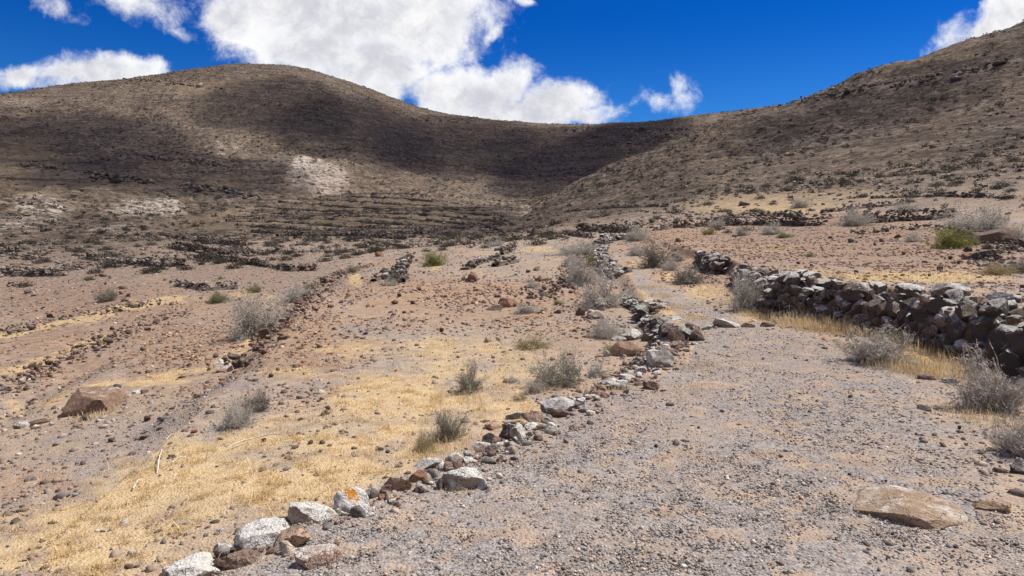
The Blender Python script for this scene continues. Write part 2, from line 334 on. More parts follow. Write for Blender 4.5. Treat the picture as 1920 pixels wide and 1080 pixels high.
def make_rock_mat():
    m, n = material('weathered_rock')
    tc = n.n('ShaderNodeTexCoord').outputs['Object']; oi = n.n('ShaderNodeObjectInfo')
    off = n.vec('ADD', tc, n.n('ShaderNodeCombineXYZ').outputs[0]); n.put(off.inputs[1], n.vec('SCALE', (7.3, 3.1, 5.7)).outputs[0])
    n.put(off.inputs[1].links[0].from_node.inputs['Scale'], oi.outputs['Random'])
    co = off.outputs[0]
    a = n.attr('Col'); base = a.outputs['Color']; lic = a.outputs['Alpha']; ora = n.sep(n.attr('spots').outputs['Color'])[0]
    n0 = n.noise(co, 4., 4, .6); n1 = n.noise(co, 9., 5, .65); n2 = n.noise(co, 28., 5, .7); n3 = n.noise(co, 90., 3, .6)
    nz = n.n('ShaderNodeSeparateXYZ'); n.put(nz.inputs[0], n.n('ShaderNodeNewGeometry').outputs['Normal'])
    c = n.mix(n.remap(n1, .3, .7), n.mix(.45, base, (0.02, .015, .012), 'MIX'), base)
    ck = n.voro(n.vec('ADD', co, n.vec('SCALE', n.noise(co, 6., 3, .6, color=True)).outputs[0]).outputs[0], 4.5, 'Distance', 'DISTANCE_TO_EDGE'); crk = n.math('MULTIPLY', n.remap(ck, .0, .035, 1., 0.), n.remap(n1, .42, .58))
    c = n.mix(n.remap(n2, .35, .7, 0., .35), c, n.mix(.6, base, (.5, .42, .35)))
    lf = n.math('ADD', n.math('ADD', n.math('ADD', n.math('MULTIPLY', n0, .6), n.math('MULTIPLY', n1, .5)), n.math('MULTIPLY', n2, .3)), n.math('MULTIPLY', nz.outputs[2], .36))
    lm = n.math('MULTIPLY', n.remap(n.math('ADD', lf, n.math('MULTIPLY', lic, .55)), 1.10, 1.36), n.remap(lic, 0., .15))
    c = n.mix(n.math('MULTIPLY', lm, .9), c, n.mix(n.remap(n3, .3, .7), (.44, .415, .37), (.76, .73, .66)))
    c = n.mix(n.remap(n.math('ADD', ora, n.math('ADD', n.math('MULTIPLY', n.math('SUBTRACT', n2, .5), 2.4), n.math('MULTIPLY', n.math('SUBTRACT', n3, .5), 1.0))), .55, .75), c, n.mix(n3, (.42, .14, .015), (.66, .28, .04)))
    c = n.mix(n.math('MULTIPLY', crk, .6), c, (.05, .038, .03))
    b = n.bump(n.math('ADD', n.math('ADD', n.math('MULTIPLY', n1, .9), n.math('MULTIPLY', crk, -.5)), n.math('ADD', n.math('MULTIPLY', n2, .45), n.math('MULTIPLY', n3, .3))), .95, .04)
    n.finish(c, .93, b, .2)
    return m
def make_col_mat(name, var=.35, scale=30., trans=False):
    m, n = material(name)
    tc = n.n('ShaderNodeNewGeometry').outputs['Position']
    a = n.attr('Col').outputs['Color']; v = n.noise(tc, scale, 3, .6)
    c = n.mix(1., a, n.mix(n.remap(v, .25, .75), (1 - var,) * 3, (1 + var,) * 3), 'MULTIPLY')
    b = n.finish(c, .9, None, .1)
    if trans:
        t = n.n('ShaderNodeBsdfTranslucent'); n.put(t.inputs[0], c); x = n.n('ShaderNodeMixShader'); n.put(x.inputs[0], .3)
        n.put(x.inputs[1], b.outputs[0]); n.put(x.inputs[2], t.outputs[0])
        o = [q for q in n.t.nodes if q.type == 'OUTPUT_MATERIAL'][0]; n.put(o.inputs[0], x.outputs[0])
    return m
M_GROUND = make_terrain_mat(); M_ROCK = make_rock_mat()
M_PEB = make_col_mat('gravel_stone', .3, 60.); M_TWIG = make_col_mat('dry_twig', .25, 12.); M_LEAF = make_col_mat('small_leaf', .3, 9., True); M_STRAW = make_col_mat('dry_straw', .25, 3., True)

# ------------------------------------------------------------------ terrain meshes
NC, NRW = 1360, 1000
gth = np.linspace(math.radians(-52), math.radians(52), NC); grr = np.exp(np.linspace(math.log(1.3), math.log(1500), NRW))
T2, R2 = np.meshgrid(gth, grr); GXc = (R2 * np.sin(T2)).ravel(); GYc = (R2 * np.cos(T2)).ravel()
GZ = zground(GXc, GYc)
# fine relief that fades out where the grid is too coarse to carry it
Rf = R2.ravel()
GZ += .010 * fbm(GXc * 6, GYc * 6, 3, 8) * np.clip(1.6 - Rf / 12, 0, 1) + sstep(Rf, 80, 200) * (.5 * fbm(GXc / 2.6, GYc / 2.6, 2, 9) * (1 - .6 * sstep(Rf, 470, 570))) * np.clip(2 - Rf / 300, .3, 1)
mk = masks(GXc, GYc)
hillm = sstep(np.log(Rf), math.log(34), math.log(120))
def pack(mk, hill): return np.stack([mk['path'], mk['grass'], mk['red'], hill], 1), np.stack([mk['pale'], mk['dark'], mk['ochre'], np.ones_like(hill)], 1)
mA, mB = pack(mk, hillm)
idx = np.arange(NC * NRW).reshape(NRW, NC)
quads = np.stack([idx[:-1, :-1], idx[:-1, 1:], idx[1:, 1:], idx[1:, :-1]], -1).reshape(-1, 4)
cxm = (GXc[quads[:, 0]] + GXc[quads[:, 2]]) / 2; cym = (GYc[quads[:, 0]] + GYc[quads[:, 2]]) / 2; crm = np.hypot(cxm, cym)
is_path = (mk['path'][quads[:, 0]] > .1); is_hill = ~is_path & (crm > 125)
GV = np.stack([GXc, GYc, GZ], 1)
def sub(sel, name, label, extra=None):
    q = quads[sel]; u, inv = np.unique(q, return_inverse=True); V = GV[u]; Fq = inv.reshape(-1, 4); a, b = mA[u], mB[u]
    if extra is not None:
        eV, eF, ea, eb = extra; Fq = np.concatenate([Fq, eF + len(V)]); V = np.concatenate([V, eV]); a = np.concatenate([a, ea]); b = np.concatenate([b, eb])
    o = obj(name, mesh(name, V, Fq, M_GROUND, smooth=True, attrs={'maskA': a, 'maskB': b})); tag(o, label, name, kind='structure'); return o
# coarse ring of the same ground beside and behind the view
eth = np.linspace(math.radians(52), math.radians(308), 90); er = np.concatenate([[.02], np.exp(np.linspace(math.log(1.3), math.log(1500), 70))])
e1, e2 = np.meshgrid(eth, er); ex = (e2 * np.sin(e1)).ravel(); ey = (e2 * np.cos(e1)).ravel(); ez = zground(ex, ey)
ei = np.arange(len(ex)).reshape(len(er), len(eth)); ef = np.stack([ei[:-1, :-1], ei[:-1, 1:], ei[1:, 1:], ei[1:, :-1]], -1).reshape(-1, 4)
f1, f2 = np.meshgrid(np.linspace(math.radians(-52), math.radians(52), 30), [.02, 1.3]); fx = (f2 * np.sin(f1)).ravel(); fy = (f2 * np.cos(f1)).ravel()
fi = np.arange(60).reshape(2, 30) + len(ex); ff = np.stack([fi[:-1, :-1], fi[:-1, 1:], fi[1:, 1:], fi[1:, :-1]], -1).reshape(-1, 4)
EX = np.concatenate([ex, fx]); EY = np.concatenate([ey, fy]); EZ = np.concatenate([ez, zground(fx, fy)])
ea, eb = pack(masks(EX, EY), sstep(np.log(np.maximum(np.hypot(EX, EY), .1)), math.log(34), math.log(120)))
sub(~is_path & ~is_hill, 'ground', 'dry stony terraced field with straw coloured grass', (np.stack([EX, EY, EZ], 1), np.concatenate([ef, ff]), ea, eb))
sub(is_path, 'path', 'grey gravel footpath curving up between the stone walls')
sub(is_hill, 'hills', 'bare brown volcanic hillsides closing the valley')

# ------------------------------------------------------------------ stones
def ico(s):
    b = bmesh.new(); bmesh.ops.create_icosphere(b, subdivisions=s, radius=1); b.verts.ensure_lookup_table()
    V = np.array([v.co for v in b.verts]); Fc = np.array([[v.index for v in f.verts] for f in b.faces]); b.free(); return V, Fc
ICO = {s: ico(s) for s in (1, 2, 3, 4, 5)}
OCT = (np.array([[1, 0, 0], [0, 1, 0], [-1, 0, 0], [0, -1, 0], [0, 0, 1], [0, 0, -1.]]), np.array([[0, 1, 4], [1, 2, 4], [2, 3, 4], [3, 0, 4], [1, 0, 5], [2, 1, 5], [3, 2, 5], [0, 3, 5]]))
def rock_shape(seed, s=3, cuts=9, rough=.05, depth=(.40, .74)):
    cuts += 6; rough *= .8; R = np.random.default_rng(seed); V, Fc = ICO[s]; V = V.copy()
    for _ in range(cuts):
        nrm = R.normal(size=3); nrm /= np.linalg.norm(nrm); d = R.uniform(*depth)
        V = V - np.maximum(V @ nrm - d, 0)[:, None] * nrm
    mx = np.abs(V).max(0); V = V / mx
    if rough:
        o = R.uniform(0, 50, 3)
        for i, v in enumerate(V):
            p = Vector(v * 1.6 + o); q = Vector(v * 5 + o)
            V[i] = v * (1 + rough * 2.2 * mnoise.noise(p) + rough * mnoise.noise(q))
    return V, Fc
def small_shape(seed, s=1):
    R = np.random.default_rng(seed); V, Fc = (OCT if s == 0 else ICO[s]); V = V * R.uniform(.6, 1.15, (len(V), 1))
    if s: 
        for _ in range(4):
            nrm = R.normal(size=3); nrm /= np.linalg.norm(nrm); V = V - np.maximum(V @ nrm - .55, 0)[:, None] * nrm
    return V / np.abs(V).max(0), Fc
POOL0 = [small_shape(100 + i, 0) for i in range(10)]; POOL1 = [small_shape(200 + i, 1) for i in range(12)]; POOL2 = [rock_shape(300 + i, 2, 8, .04) for i in range(14)]; POOL3 = [rock_shape(400 + i, 3, 9, .05) for i in range(12)]
def rots(n, R, tilt=.35):
    a = R.uniform(0, 2 * PI, n); b = R.normal(0, tilt, n); c = R.normal(0, tilt, n)
    ca, sa, cb, sb, cc, sc = np.cos(a), np.sin(a), np.cos(b), np.sin(b), np.cos(c), np.sin(c); o, z = np.ones(n), np.zeros(n)
    Rz = np.stack([ca, -sa, z, sa, ca, z, z, z, o], 1).reshape(n, 3, 3); Rx = np.stack([o, z, z, z, cb, -sb, z, sb, cb], 1).reshape(n, 3, 3); Ry = np.stack([cc, z, sc, z, o, z, -sc, z, cc], 1).reshape(n, 3, 3)
    return Rz @ Rx @ Ry
def scatter(pool, pos, scale, col, R, tilt=.35, rot=None):
    n = len(pos); k = R.integers(0, len(pool), n); M = rots(n, R, tilt) if rot is None else rot; Vs, Fs, Cs, off = [], [], [], 0
    for i, (pv, pf) in enumerate(pool):
        s = np.nonzero(k == i)[0]
        if not len(s): continue
        v = np.einsum('nij,nkj->nki', M[s], pv[None] * scale[s][:, None, :]) + pos[s][:, None, :]
        Vs.append(v.reshape(-1, 3)); Fs.append((pf[None] + (np.arange(len(s)) * len(pv))[:, None, None] + off).reshape(-1, pf.shape[1])); Cs.append(np.repeat(col[s], len(pv), 0)); off += len(s) * len(pv)
    return np.concatenate(Vs), np.concatenate(Fs), np.concatenate(Cs)
def pick(R, n, pal, jitter=.15):
    pal = np.array(pal, float); c = pal[R.integers(0, len(pal), n)]; c[:, :3] *= np.exp(R.normal(0, jitter, (n, 1))) ; return c
GREYS = [(.18, .162, .15, 0), (.25, .228, .21, 0), (.34, .31, .285, 0), (.13, .115, .105, 0), (.45, .37, .30, 0), (.30, .215, .16, 0), (.31, .29, .275, 0)]
REDS = [(.24, .135, .085, 0), (.32, .20, .13, 0), (.17, .10, .07, 0), (.36, .25, .18, .2), (.20, .16, .14, .1)]
DARKS = [(.075, .058, .048, .05), (.11, .08, .062, .1), (.15, .11, .085, .15), (.10, .09, .082, .3), (.17, .12, .09, 0)]
WALLC = [(.11, .09, .08, .5), (.15, .11, .085, .4), (.18, .12, .085, .3), (.09, .077, .07, .55), (.20, .172, .15, .6), (.13, .096, .077, .2)]
def zat(p): return float(zground(np.array([p[0]]), np.array([p[1]]))[0])
def polar_sample(R, n, r0, r1, th=.80):
    n = int(n * 1.17)
    r = np.exp(R.uniform(math.log(r0), math.log(r1), n)); t = R.uniform(-th, th, n); return r * np.sin(t), r * np.cos(t), r
# ------------------------------------------------------------------ single stones along the path and out in the fields
WHT = (.30, .235, .175, .95); PAL = (.48, .39, .305, .7); TAN = (.46, .30, .19, .1); RED = (.31, .155, .09, .05); BRN = (.21, .135, .095, .15); DRK = (.11, .09, .082, .2); GRY = (.26, .25, .23, .6); PUR = (.13, .09, .092, 0); PNK = (.40, .265, .195, .4)
seed_i = [1000]
def place_rock(name, px, pyb, wpx, hpx, col, label, group=None, yaw=None, orange=None, cat='stone', detail=4, cuts=8, flat=None, rough=.05, dep=.75, sink=.65, top=False):
    seed_i[0] += 1; R = np.random.default_rng(seed_i[0])
    base = hit(px, pyb); k = ppm(base); el = math.atan2(CZ - base[2], math.hypot(base[0], base[1]))
    w = wpx / k; d = w * dep; h = max((hpx / k - math.sin(el) * d * .8) / math.cos(el), .3 * w if sink < .9 else .12 * w) if flat is None else flat * w
    u = np.array([base[0], base[1]]) / math.hypot(base[0], base[1])
    c = base[:2] + u * d * .42; z = zat(c)
    if top:      # bedded boulder: a mound broken by a few planes, no undercut
        V, Fc = ICO[5]; V = V.copy(); o3 = R.uniform(0, 40, 3)
        for _ in range(top):
            q = R.normal(size=3); q[2] = abs(q[2]) + (.9 if top < 7 else .35); q /= np.linalg.norm(q); V = V - np.maximum(V @ q - R.uniform(.58, .86), 0)[:, None] * q
        for _ in range(3 if top < 7 else 5):
            a_ = R.uniform(0, 6.28); q = np.array([math.cos(a_), math.sin(a_), 0]); V = V - np.maximum(V @ q - R.uniform(.7, .92), 0)[:, None] * q
        V = V / np.abs(V).max(0)
        V = V * (1 + np.array([.07 * mnoise.noise(Vector(v * 1.7 + o3)) + .035 * mnoise.noise(Vector(v * 5 + o3)) + .015 * mnoise.noise(Vector(v * 13 + o3)) for v in V]))[:, None]
    else: V, Fc = rock_shape(seed_i[0], detail, cuts, rough * 1.7, (.48, .84))
    a = math.atan2(-u[0], u[1]) + (R.uniform(-.35, .35) if yaw is None else yaw)
    V = V * np.array([w / 2 * 1.06, d / 2, h / 2 * (1 + sink)])
    t = R.normal(0, .10, 2) * (not top); V = V + np.stack([0 * V[:, 0], 0 * V[:, 0], V[:, 0] * t[0] + V[:, 1] * t[1]], 1)
    V[:, 2] += h / 2 * (1 - sink) * .9
    C = np.tile(np.array(col, float), (len(V), 1)); at = None
    if orange:
        s = np.zeros(len(V))
        for (ox, oy, rad) in orange:
            dd = np.hypot(V[:, 0] / (w / 2) - ox, V[:, 2] / h - oy); s = np.maximum(s, np.where(V[:, 1] < .2 * d, np.clip(1.1 - dd / rad, 0, 1), 0))
        at = {'spots': np.stack([s, s, s, s * 0 + 1], 1)}
    o = obj(name, mesh(name, V, Fc, M_ROCK, C, True, at, True), None, (c[0], c[1], z), a)
    tag(o, label, cat, group, 'thing'); return o
EG = 'stones edging the path'
EDGE = [  # px, py of the foot, width, height, colour, label, options
 (358, 1096, 128, 40, PAL, 'flat pale stone cut by the bottom edge of the photo', {}),
 (448, 1072, 92, 52, BRN, 'low pinkish brown slab below the big white boulder', dict(dep=.9)),
 (425, 1040, 60, 40, PAL, 'half buried stone crusted in pale lichen under the big white boulder', {}),
 (500, 1030, 112, 74, WHT, 'big white lichen covered boulder overhanging its dark shadow', dict(cuts=-2, dep=.9)),
 (545, 1028, 80, 50, TAN, 'bare brown broken block leaning on the big white boulder', dict(cuts=10)),
 (601, 1064, 94, 48, PNK, 'brown block with a pale flat top lying on the gravel', dict(cuts=7)),
 (578, 984, 100, 44, PAL, 'low pale stone with dry straw in front, behind the big white boulder', {}),
 (654, 963, 78, 52, WHT, 'white stone with a large bright orange lichen patch', dict(orange=[(.15, .75, .42), (-.1, .95, .3), (.4, .5, .25)])),
 (685, 970, 32, 16, PAL, 'small pinkish pale stone at the foot of the orange patched stone', {}),
 (746, 922, 56, 36, TAN, 'smooth tan stone with a flat face beside the split red stone', dict(cuts=7, rough=.02)),
 (722, 924, 24, 18, BRN, 'small reddish brown cobble tucked against the flat faced tan stone', {}),
 (716, 938, 18, 12, RED, 'thumb sized rusty cobble on the gravel below the tan stone', {}),
 (731, 938, 17, 11, TAN, 'thumb sized orange brown cobble next to a rusty one', {}),
 (786, 906, 44, 30, RED, 'split rust red stone with layered cracks', dict(cuts=12)),
 (790, 925, 32, 18, PUR, 'flat purple grey stone on the gravel below the split red stone', {}),
 (808, 880, 58, 32, WHT, 'white stone with two small orange lichen dots', dict(orange=[(-.6, .8, .22), (.1, 1.0, .15)])),
 (825, 918, 18, 24, DRK, 'dark angular stone wedged against the large straw littered pale stone', {}),
 (864, 918, 84, 50, PAL, 'large pale stone littered with dry straw and one white spot', dict(rough=.08)),
 (906, 918, 24, 22, GRY, 'small smooth grey stone on the path side of the large straw littered stone', {}),
 (852, 869, 42, 30, PAL, 'knobbly cream stone with a pinkish chip, behind the straw littered stone', {}),
 (882, 870, 30, 16, PAL, 'small chalky stone on the gravel between two cream stones', {}),
 (906, 849, 54, 18, PNK, 'long flat pinkish tan stone with a dark gap beneath', dict(dep=.6)),
 (938, 868, 24, 18, PNK, 'thin pink slab bedded in the gravel', {}),
 (920, 833, 34, 28, DRK, 'rough dark grey stone at the lower end of the stone heap', {}),
 (926, 806, 44, 20, TAN, 'tan stone with a pale top on the grass side of the heap', {}),
 (952, 822, 36, 34, DRK, 'dark brown stone with a black hollow under it', dict(cuts=10)),
 (962, 802, 40, 18, (.42, .33, .22, .1), 'rounded yellowish stone lying on top of the dark brown stone', dict(sink=-.2)),
 (970, 824, 34, 30, WHT, 'bright white rough stone on the path side of the heap', {}),
 (934, 838, 20, 13, WHT, 'small white chip in front of the rough dark grey stone', {}),
 (950, 836, 18, 12, PAL, 'small cream chip at the foot of the bright white stone', {}),
 (977, 832, 14, 16, WHT, 'slim white splinter of stone on the gravel', {}),
 (966, 787, 36, 22, GRY, 'square grey slab standing at the back of the heap', dict(cuts=6, dep=.5, rough=.02)),
 (1003, 792, 46, 28, PNK, 'pinkish stone with a sharp dark corner on the heap', dict(cuts=11)),
 (1000, 806, 34, 16, PAL, 'low white mottled stone under the pinkish cornered stone', {}),
 (1037, 814, 36, 26, PAL, 'isolated beige stone sitting on the gravel beside the heap', {}),
 (1040, 776, 72, 40, GRY, 'large humped grey and white lichen boulder', dict(cuts=6)),
 (1052, 782, 60, 14, BRN, 'brown ledge stone below the humped grey boulder', dict(dep=.5)),
 (1088, 760, 26, 20, WHT, 'white stone with a rusty foot next to the humped boulder', {}),
 (1104, 746, 26, 12, PAL, 'low whitish stone above the rust red slab', {}),
 (1124, 746, 46, 14, RED, 'long rust red slab with a white tip', dict(dep=.6)),
 (1152, 732, 54, 28, PAL, 'pale tufted boulder with dry grass on it', dict(rough=.09)),
 (1178, 714, 34, 16, WHT, 'white angular stone between the tufted boulder and the tilted boulder', {}),
 (1200, 700, 22, 16, WHT, 'small white and grey stone just below the tilted boulder', {}),
 (1222, 731, 34, 20, BRN, 'flat brown stone lying on the gravel under the tilted boulder', dict(dep=.7)),
 (1232, 690, 62, 44, (.30, .27, .21, .75), 'tilted wedge shaped grey boulder with a deep black underside', dict(cuts=7, dep=.6)),
 (1170, 668, 58, 34, TAN, 'broad reddish tan boulder beside the yellow green bush', dict(dep=.8)),
 (1138, 669, 16, 16, WHT, 'small round white stone at the foot of the reddish tan boulder', {}),
 (1188, 638, 42, 24, WHT, 'white crusted stone at the near end of the tumbled wall', {}),
 (1160, 640, 28, 14, GRY, 'flat grey stone behind the yellow green bush', {}),
 (1214, 640, 22, 20, BRN, 'round brown stone at the foot of the tumbled wall', {}),
 (1236, 632, 22, 26, GRY, 'upright grey stone at the end of the tumbled wall', {}),
 (1262, 642, 44, 30, BRN, 'brown flat topped block at the path corner', dict(cuts=7)),
 (1248, 655, 20, 14, WHT, 'small white stone just above the tilted boulder', {}),
 (1272, 650, 30, 12, BRN, 'thin brown slab near the path corner', {}),
]
for e in EDGE: place_rock('edge_stone', e[0], e[1], e[2], e[3], e[4], e[5], EG, **e[6])
SG = 'flat stones set across the path'
for px, py, w, h, c, l in [(1296, 617, 34, 9, BRN, 'brown flat stone where the step meets the tumbled wall'), (1322, 618, 24, 9, WHT, 'white pointed stone in the step across the path'), (1362, 614, 50, 9, PAL, 'long low pale stone in the middle of the step'), (1402, 614, 34, 10, TAN, 'tan flat stone in the step near the dry grass'), (1436, 613, 30, 10, DRK, 'dark stone at the grassy end of the step'), (1470, 608, 36, 9, PAL, 'pale flat stone lying in the dry grass beyond the step')]:
    place_rock('step_stone', px, py, w, h, c, l, SG, dep=.5)
BG = 'boulders'
BO = [(178, 775, 112, 70, (.29, .175, .112, .15), 'big rusty brown boulder with a white spot, alone in the grass', dict(dep=.8, sink=.8, top=7)),
 (1692, 985, 205, 92, (.41, .28, .175, .19), 'broad low brown boulder with white lichen patches, bedded in the gravel path', dict(dep=1.1, sink=1., top=5)),
 (1862, 958, 70, 30, (.41, .28, .175, .05), 'flat brown slab just beside the broad boulder on the path', {}),
 (1910, 890, 40, 26, DRK, 'dark boulder in the shade under the spiny bush', {}),
 (1118, 598, 36, 24, (.40, .32, .24, .3), 'pale peaked boulder in front of the grey bush', dict(cuts=6)),
 (1088, 592, 18, 18, BRN, 'brown rounded boulder next to the pale peaked one', {}),
 (952, 576, 44, 20, RED, 'rust brown boulder with a notched top in the stony field', {}),
 (1016, 527, 30, 12, TAN, 'flat orange boulder on the bank above the stony field', {}),
 (990, 530, 24, 10, TAN, 'thin orange slab beside the flat orange boulder', {}),
 (885, 528, 26, 18, RED, 'red boulder beside a small green plant', {}),
 (928, 582, 34, 14, BRN, 'low brown boulder below the notched one', {}),
 (1860, 458, 92, 36, (.17, .105, .08, .1), 'long dark red boulder with a rounded top on the upper terrace', dict(top=6, sink=.7)),
 (1806, 460, 50, 32, (.12, .09, .075, .2), 'dark blocky boulder beside the green bush', {}),
 (1832, 487, 46, 16, (.30, .155, .09, 0), 'bright rust red slab lying below the dark boulders', {}),
 (1396, 386, 22, 8, DRK, 'lone dark boulder on the smooth tan slope', {}),
 (1000, 442, 20, 14, (.16, .09, .07, 0), 'dark round boulder where the gully opens', {}),
 (712, 481, 16, 9, RED, 'small rust red boulder beyond the stony field', {}),
 (44, 804, 30, 18, WHT, 'white stone lying left of the rusty boulder', {}), (78, 796, 40, 14, BRN, 'flat brown stone next to the white one', {}),
 (47, 716, 22, 8, WHT, 'flat white stone in the long row of field stones', {}),
 (258, 738, 18, 9, WHT, 'small white stone to the right of the rusty boulder', {}), (270, 738, 16, 10, BRN, 'small brown stone to the right of the rusty boulder', {}),
 (424, 697, 34, 22, PNK, 'pinkish stone in the grass at the corner of the field', {}), (412, 684, 22, 14, PAL, 'pale stone just behind the pinkish corner stone', {}), (455, 680, 18, 14, BRN, 'dark brown stone near the corner of the field', {}),
 (1702, 692, 48, 22, (.38, .30, .23, .3), 'pale flat stone under the dry bush by the wall', {}), (1740, 712, 34, 12, BRN, 'low brown stone on the bare earth below the wall', {}), (1780, 718, 30, 12, GRY, 'flat grey stone on the bare earth below the wall', {}), (1732, 770, 28, 9, DRK, 'dark stone at the edge of the gravel by the spiny bush', {}),
 (375, 1052, 26, 18, BRN, 'small brown stone in the grass beside the pale lichen stones', {}),
 (322, 860, 18, 10, BRN, 'brown stone at the top of the long dead stick', {}), (364, 812, 13, 9, RED, 'rusty pebble right of the long dead stick', {})]
for e in BO: place_rock('boulder', e[0], e[1], e[2], e[3], e[4], e[5], BG, cat='boulder', **e[6])

# ------------------------------------------------------------------ the large dry stone wall by the path
def path_pts(P, step):
    P = np.asarray(P, float); seg = np.hypot(*np.diff(P, axis=0).T); s = np.concatenate([[0], np.cumsum(seg)]); t = np.arange(0, s[-1], step)
    return np.stack([np.interp(t, s, P[:, 0]), np.interp(t, s, P[:, 1])], 1), t, s[-1]
PROTO_W = []
for i in range(16):
    v, f = rock_shape(700 + i, 4, 5, .075, (.45, .82)); PROTO_W.append(mesh('stone', v, f, M_ROCK, np.array(WALLC[i % 6]), True, None, True))
def dry_wall(name, P, height, size, label, seed, group, nparts=100, thick=.32, capgap=0., deep=True):
    """courses of stones laid along a line, every stone turned to the line"""
    R = np.random.default_rng(seed); P = np.asarray(P, float); pts, t, L = path_pts(P, .02)
    if len(pts) < 3: return None
    o = empty(name, (pts[0, 0], pts[0, 1], zat(pts[0]))); tag(o, label, 'wall', group, 'thing'); items = []
    for lay in range(3 if deep else 1):
        z = 0.
        while z < height:
            rowh = R.uniform(.75, 1.15) * size; s = R.uniform(0, size)
            while s < L:
                sz = size * (1.4 - .65 * s / L) if deep and L > 6 else size; w = sz * R.lognormal(.12, .36); h = rowh * R.uniform(.85, 1.5) * sz / size; w = max(w, h * .8)
                k = min(int((s + w / 2) / .02), len(pts) - 1); p = pts[k]; q = pts[min(k + 3, len(pts) - 1)] - pts[max(k - 3, 0)]; a = math.atan2(q[1], q[0]); nx, ny = q[1] / np.hypot(*q), -q[0] / np.hypot(*q)
                hh = height * (.96 + .24 * math.sin(s * 1.3 + seed) * math.sin(s * .6) + .14 * math.sin(s * 4.1))
                if z + h * .5 < hh:
                    off = (0.10 - .16 * z) * -1 + R.uniform(-.05, .05) + lay * .2
                    zb = zfoot(p, nx, ny)
                    items.append((w * h, (p[0] + nx * off, p[1] + ny * off, zb + z + h * .45), (R.normal(0, .16), R.normal(0, .16), a + R.normal(0, .22)), (w * .6, thick * .5 * R.uniform(.7, 1.1), h * .66)))
                if lay == 0 and R.uniform() < .7 and z < height * .9:      # small wedging stones in the joints
                    w2 = w * R.uniform(.25, .45); zb = zfoot(p, nx, ny); o2 = off if z + h * .5 < hh else -.1
                    items.append((w2 * w2, (p[0] + nx * (o2 - .04) + q[0] / np.hypot(*q) * w * .5, p[1] + ny * (o2 - .04) + q[1] / np.hypot(*q) * w * .5, zb + z + h * R.uniform(.1, .8)), (R.normal(0, .5), R.normal(0, .5), R.uniform(0, 6)), (w2 * .6, w2 * .5, w2 * .45)))
                s += w * .86
            z += rowh * .84
    items = [it for it in items if True]
    items.sort(key=lambda it: -it[0] / (np.hypot(it[1][0], it[1][1]) + .1)); par = 0; rest = []
    for it in items:
        vis = abs(math.atan2(it[1][0], it[1][1])) < math.radians(37.5) and it[1][1] > 1
        if vis and par < nparts:
            c = bpy.data.objects.new('stone', PROTO_W[R.integers(0, 16)]); COL.objects.link(c); c.parent = o
            c.location = Vector(it[1]) - o.location; c.rotation_euler = it[2]; c.scale = it[3]; par += 1
        elif it[1][1] > -1: rest.append(it)
    if rest:
        from mathutils import Euler
        rot = np.array([np.array(Euler(it[2]).to_matrix()) for it in rest]); pos = np.array([it[1] for it in rest]) - np.array(o.location); sc = np.array([it[3] for it in rest])
        V, Fc, C = scatter(POOL2, pos, sc, pick(R, len(rest), WALLC, .12), R, rot=rot)
        rb = obj('rubble', mesh('rubble', V, Fc, M_ROCK, C, True, None, True), o); rb['kind'] = 'stuff'
    return o
def zfoot(p, nx, ny): return min(zat((p[0] - nx * .3, p[1] - ny * .3)), zat(p)) - .03
i_end = 10
dry_wall('dry_stone_wall', WALL[1:i_end], .70, .19, 'tall dark dry stone wall with white lichen, running along the path', 5, None)
dry_wall('dry_stone_wall', WALL[i_end - 1:i_end + 2], .5, .15, 'broken end of the dry stone wall behind the grey bush', 6, None, 40)
dry_wall('dry_stone_wall', WALL[i_end + 2:i_end + 4], .45, .15, 'short dark wall stub at the bend of the narrow path', 7, None, 40)
dry_wall('tumbled_wall', np.array([hit(1262, 640)[:2], hit(1246, 616)[:2], hit(1222, 596)[:2], hit(1208, 582)[:2]]), .30, .13, 'tumbled grey and brown wall on the corner of the path', 8, None, 60)
dry_wall('tumbled_wall', np.array([hit(1222, 574)[:2], hit(1200, 566)[:2], hit(1178, 570)[:2]]), .24, .12, 'dark tumbled stones below the big grey bush', 9, None, 40)
dry_wall('tumbled_wall', np.array([hit(1158, 522)[:2], hit(1138, 512)[:2], hit(1122, 498)[:2], hit(1118, 482)[:2], hit(1125, 468)[:2]]), .26, .14, 'reddish tumbled wall beside the narrow upper path', 10, None, 60)
dry_wall('tumbled_wall', np.array([hit(1118, 462)[:2], hit(1140, 452)[:2], hit(1180, 446)[:2]]), .35, .16, 'whitish heap of wall stones at the top of the narrow path', 12, None, 40)

place_rock('capstone', 1785, 582, 72, 34, (.30, .24, .17, .5), 'largest pale flat topped stone lying on top of the dry stone wall', 'stones lying on the wall', dep=.7, flat=.42, sink=.6)
place_rock('capstone', 1880, 576, 64, 30, (.19, .16, .14, .6), 'wide grey stone on the wall top close to the right edge', 'stones lying on the wall', dep=.7, flat=.4, sink=.6)
place_rock('capstone', 1706, 574, 50, 24, (.15, .125, .11, .6), 'dark stone with white crust on the wall top, next to the pale flat topped one', 'stones lying on the wall', dep=.7, flat=.4, sink=.6)

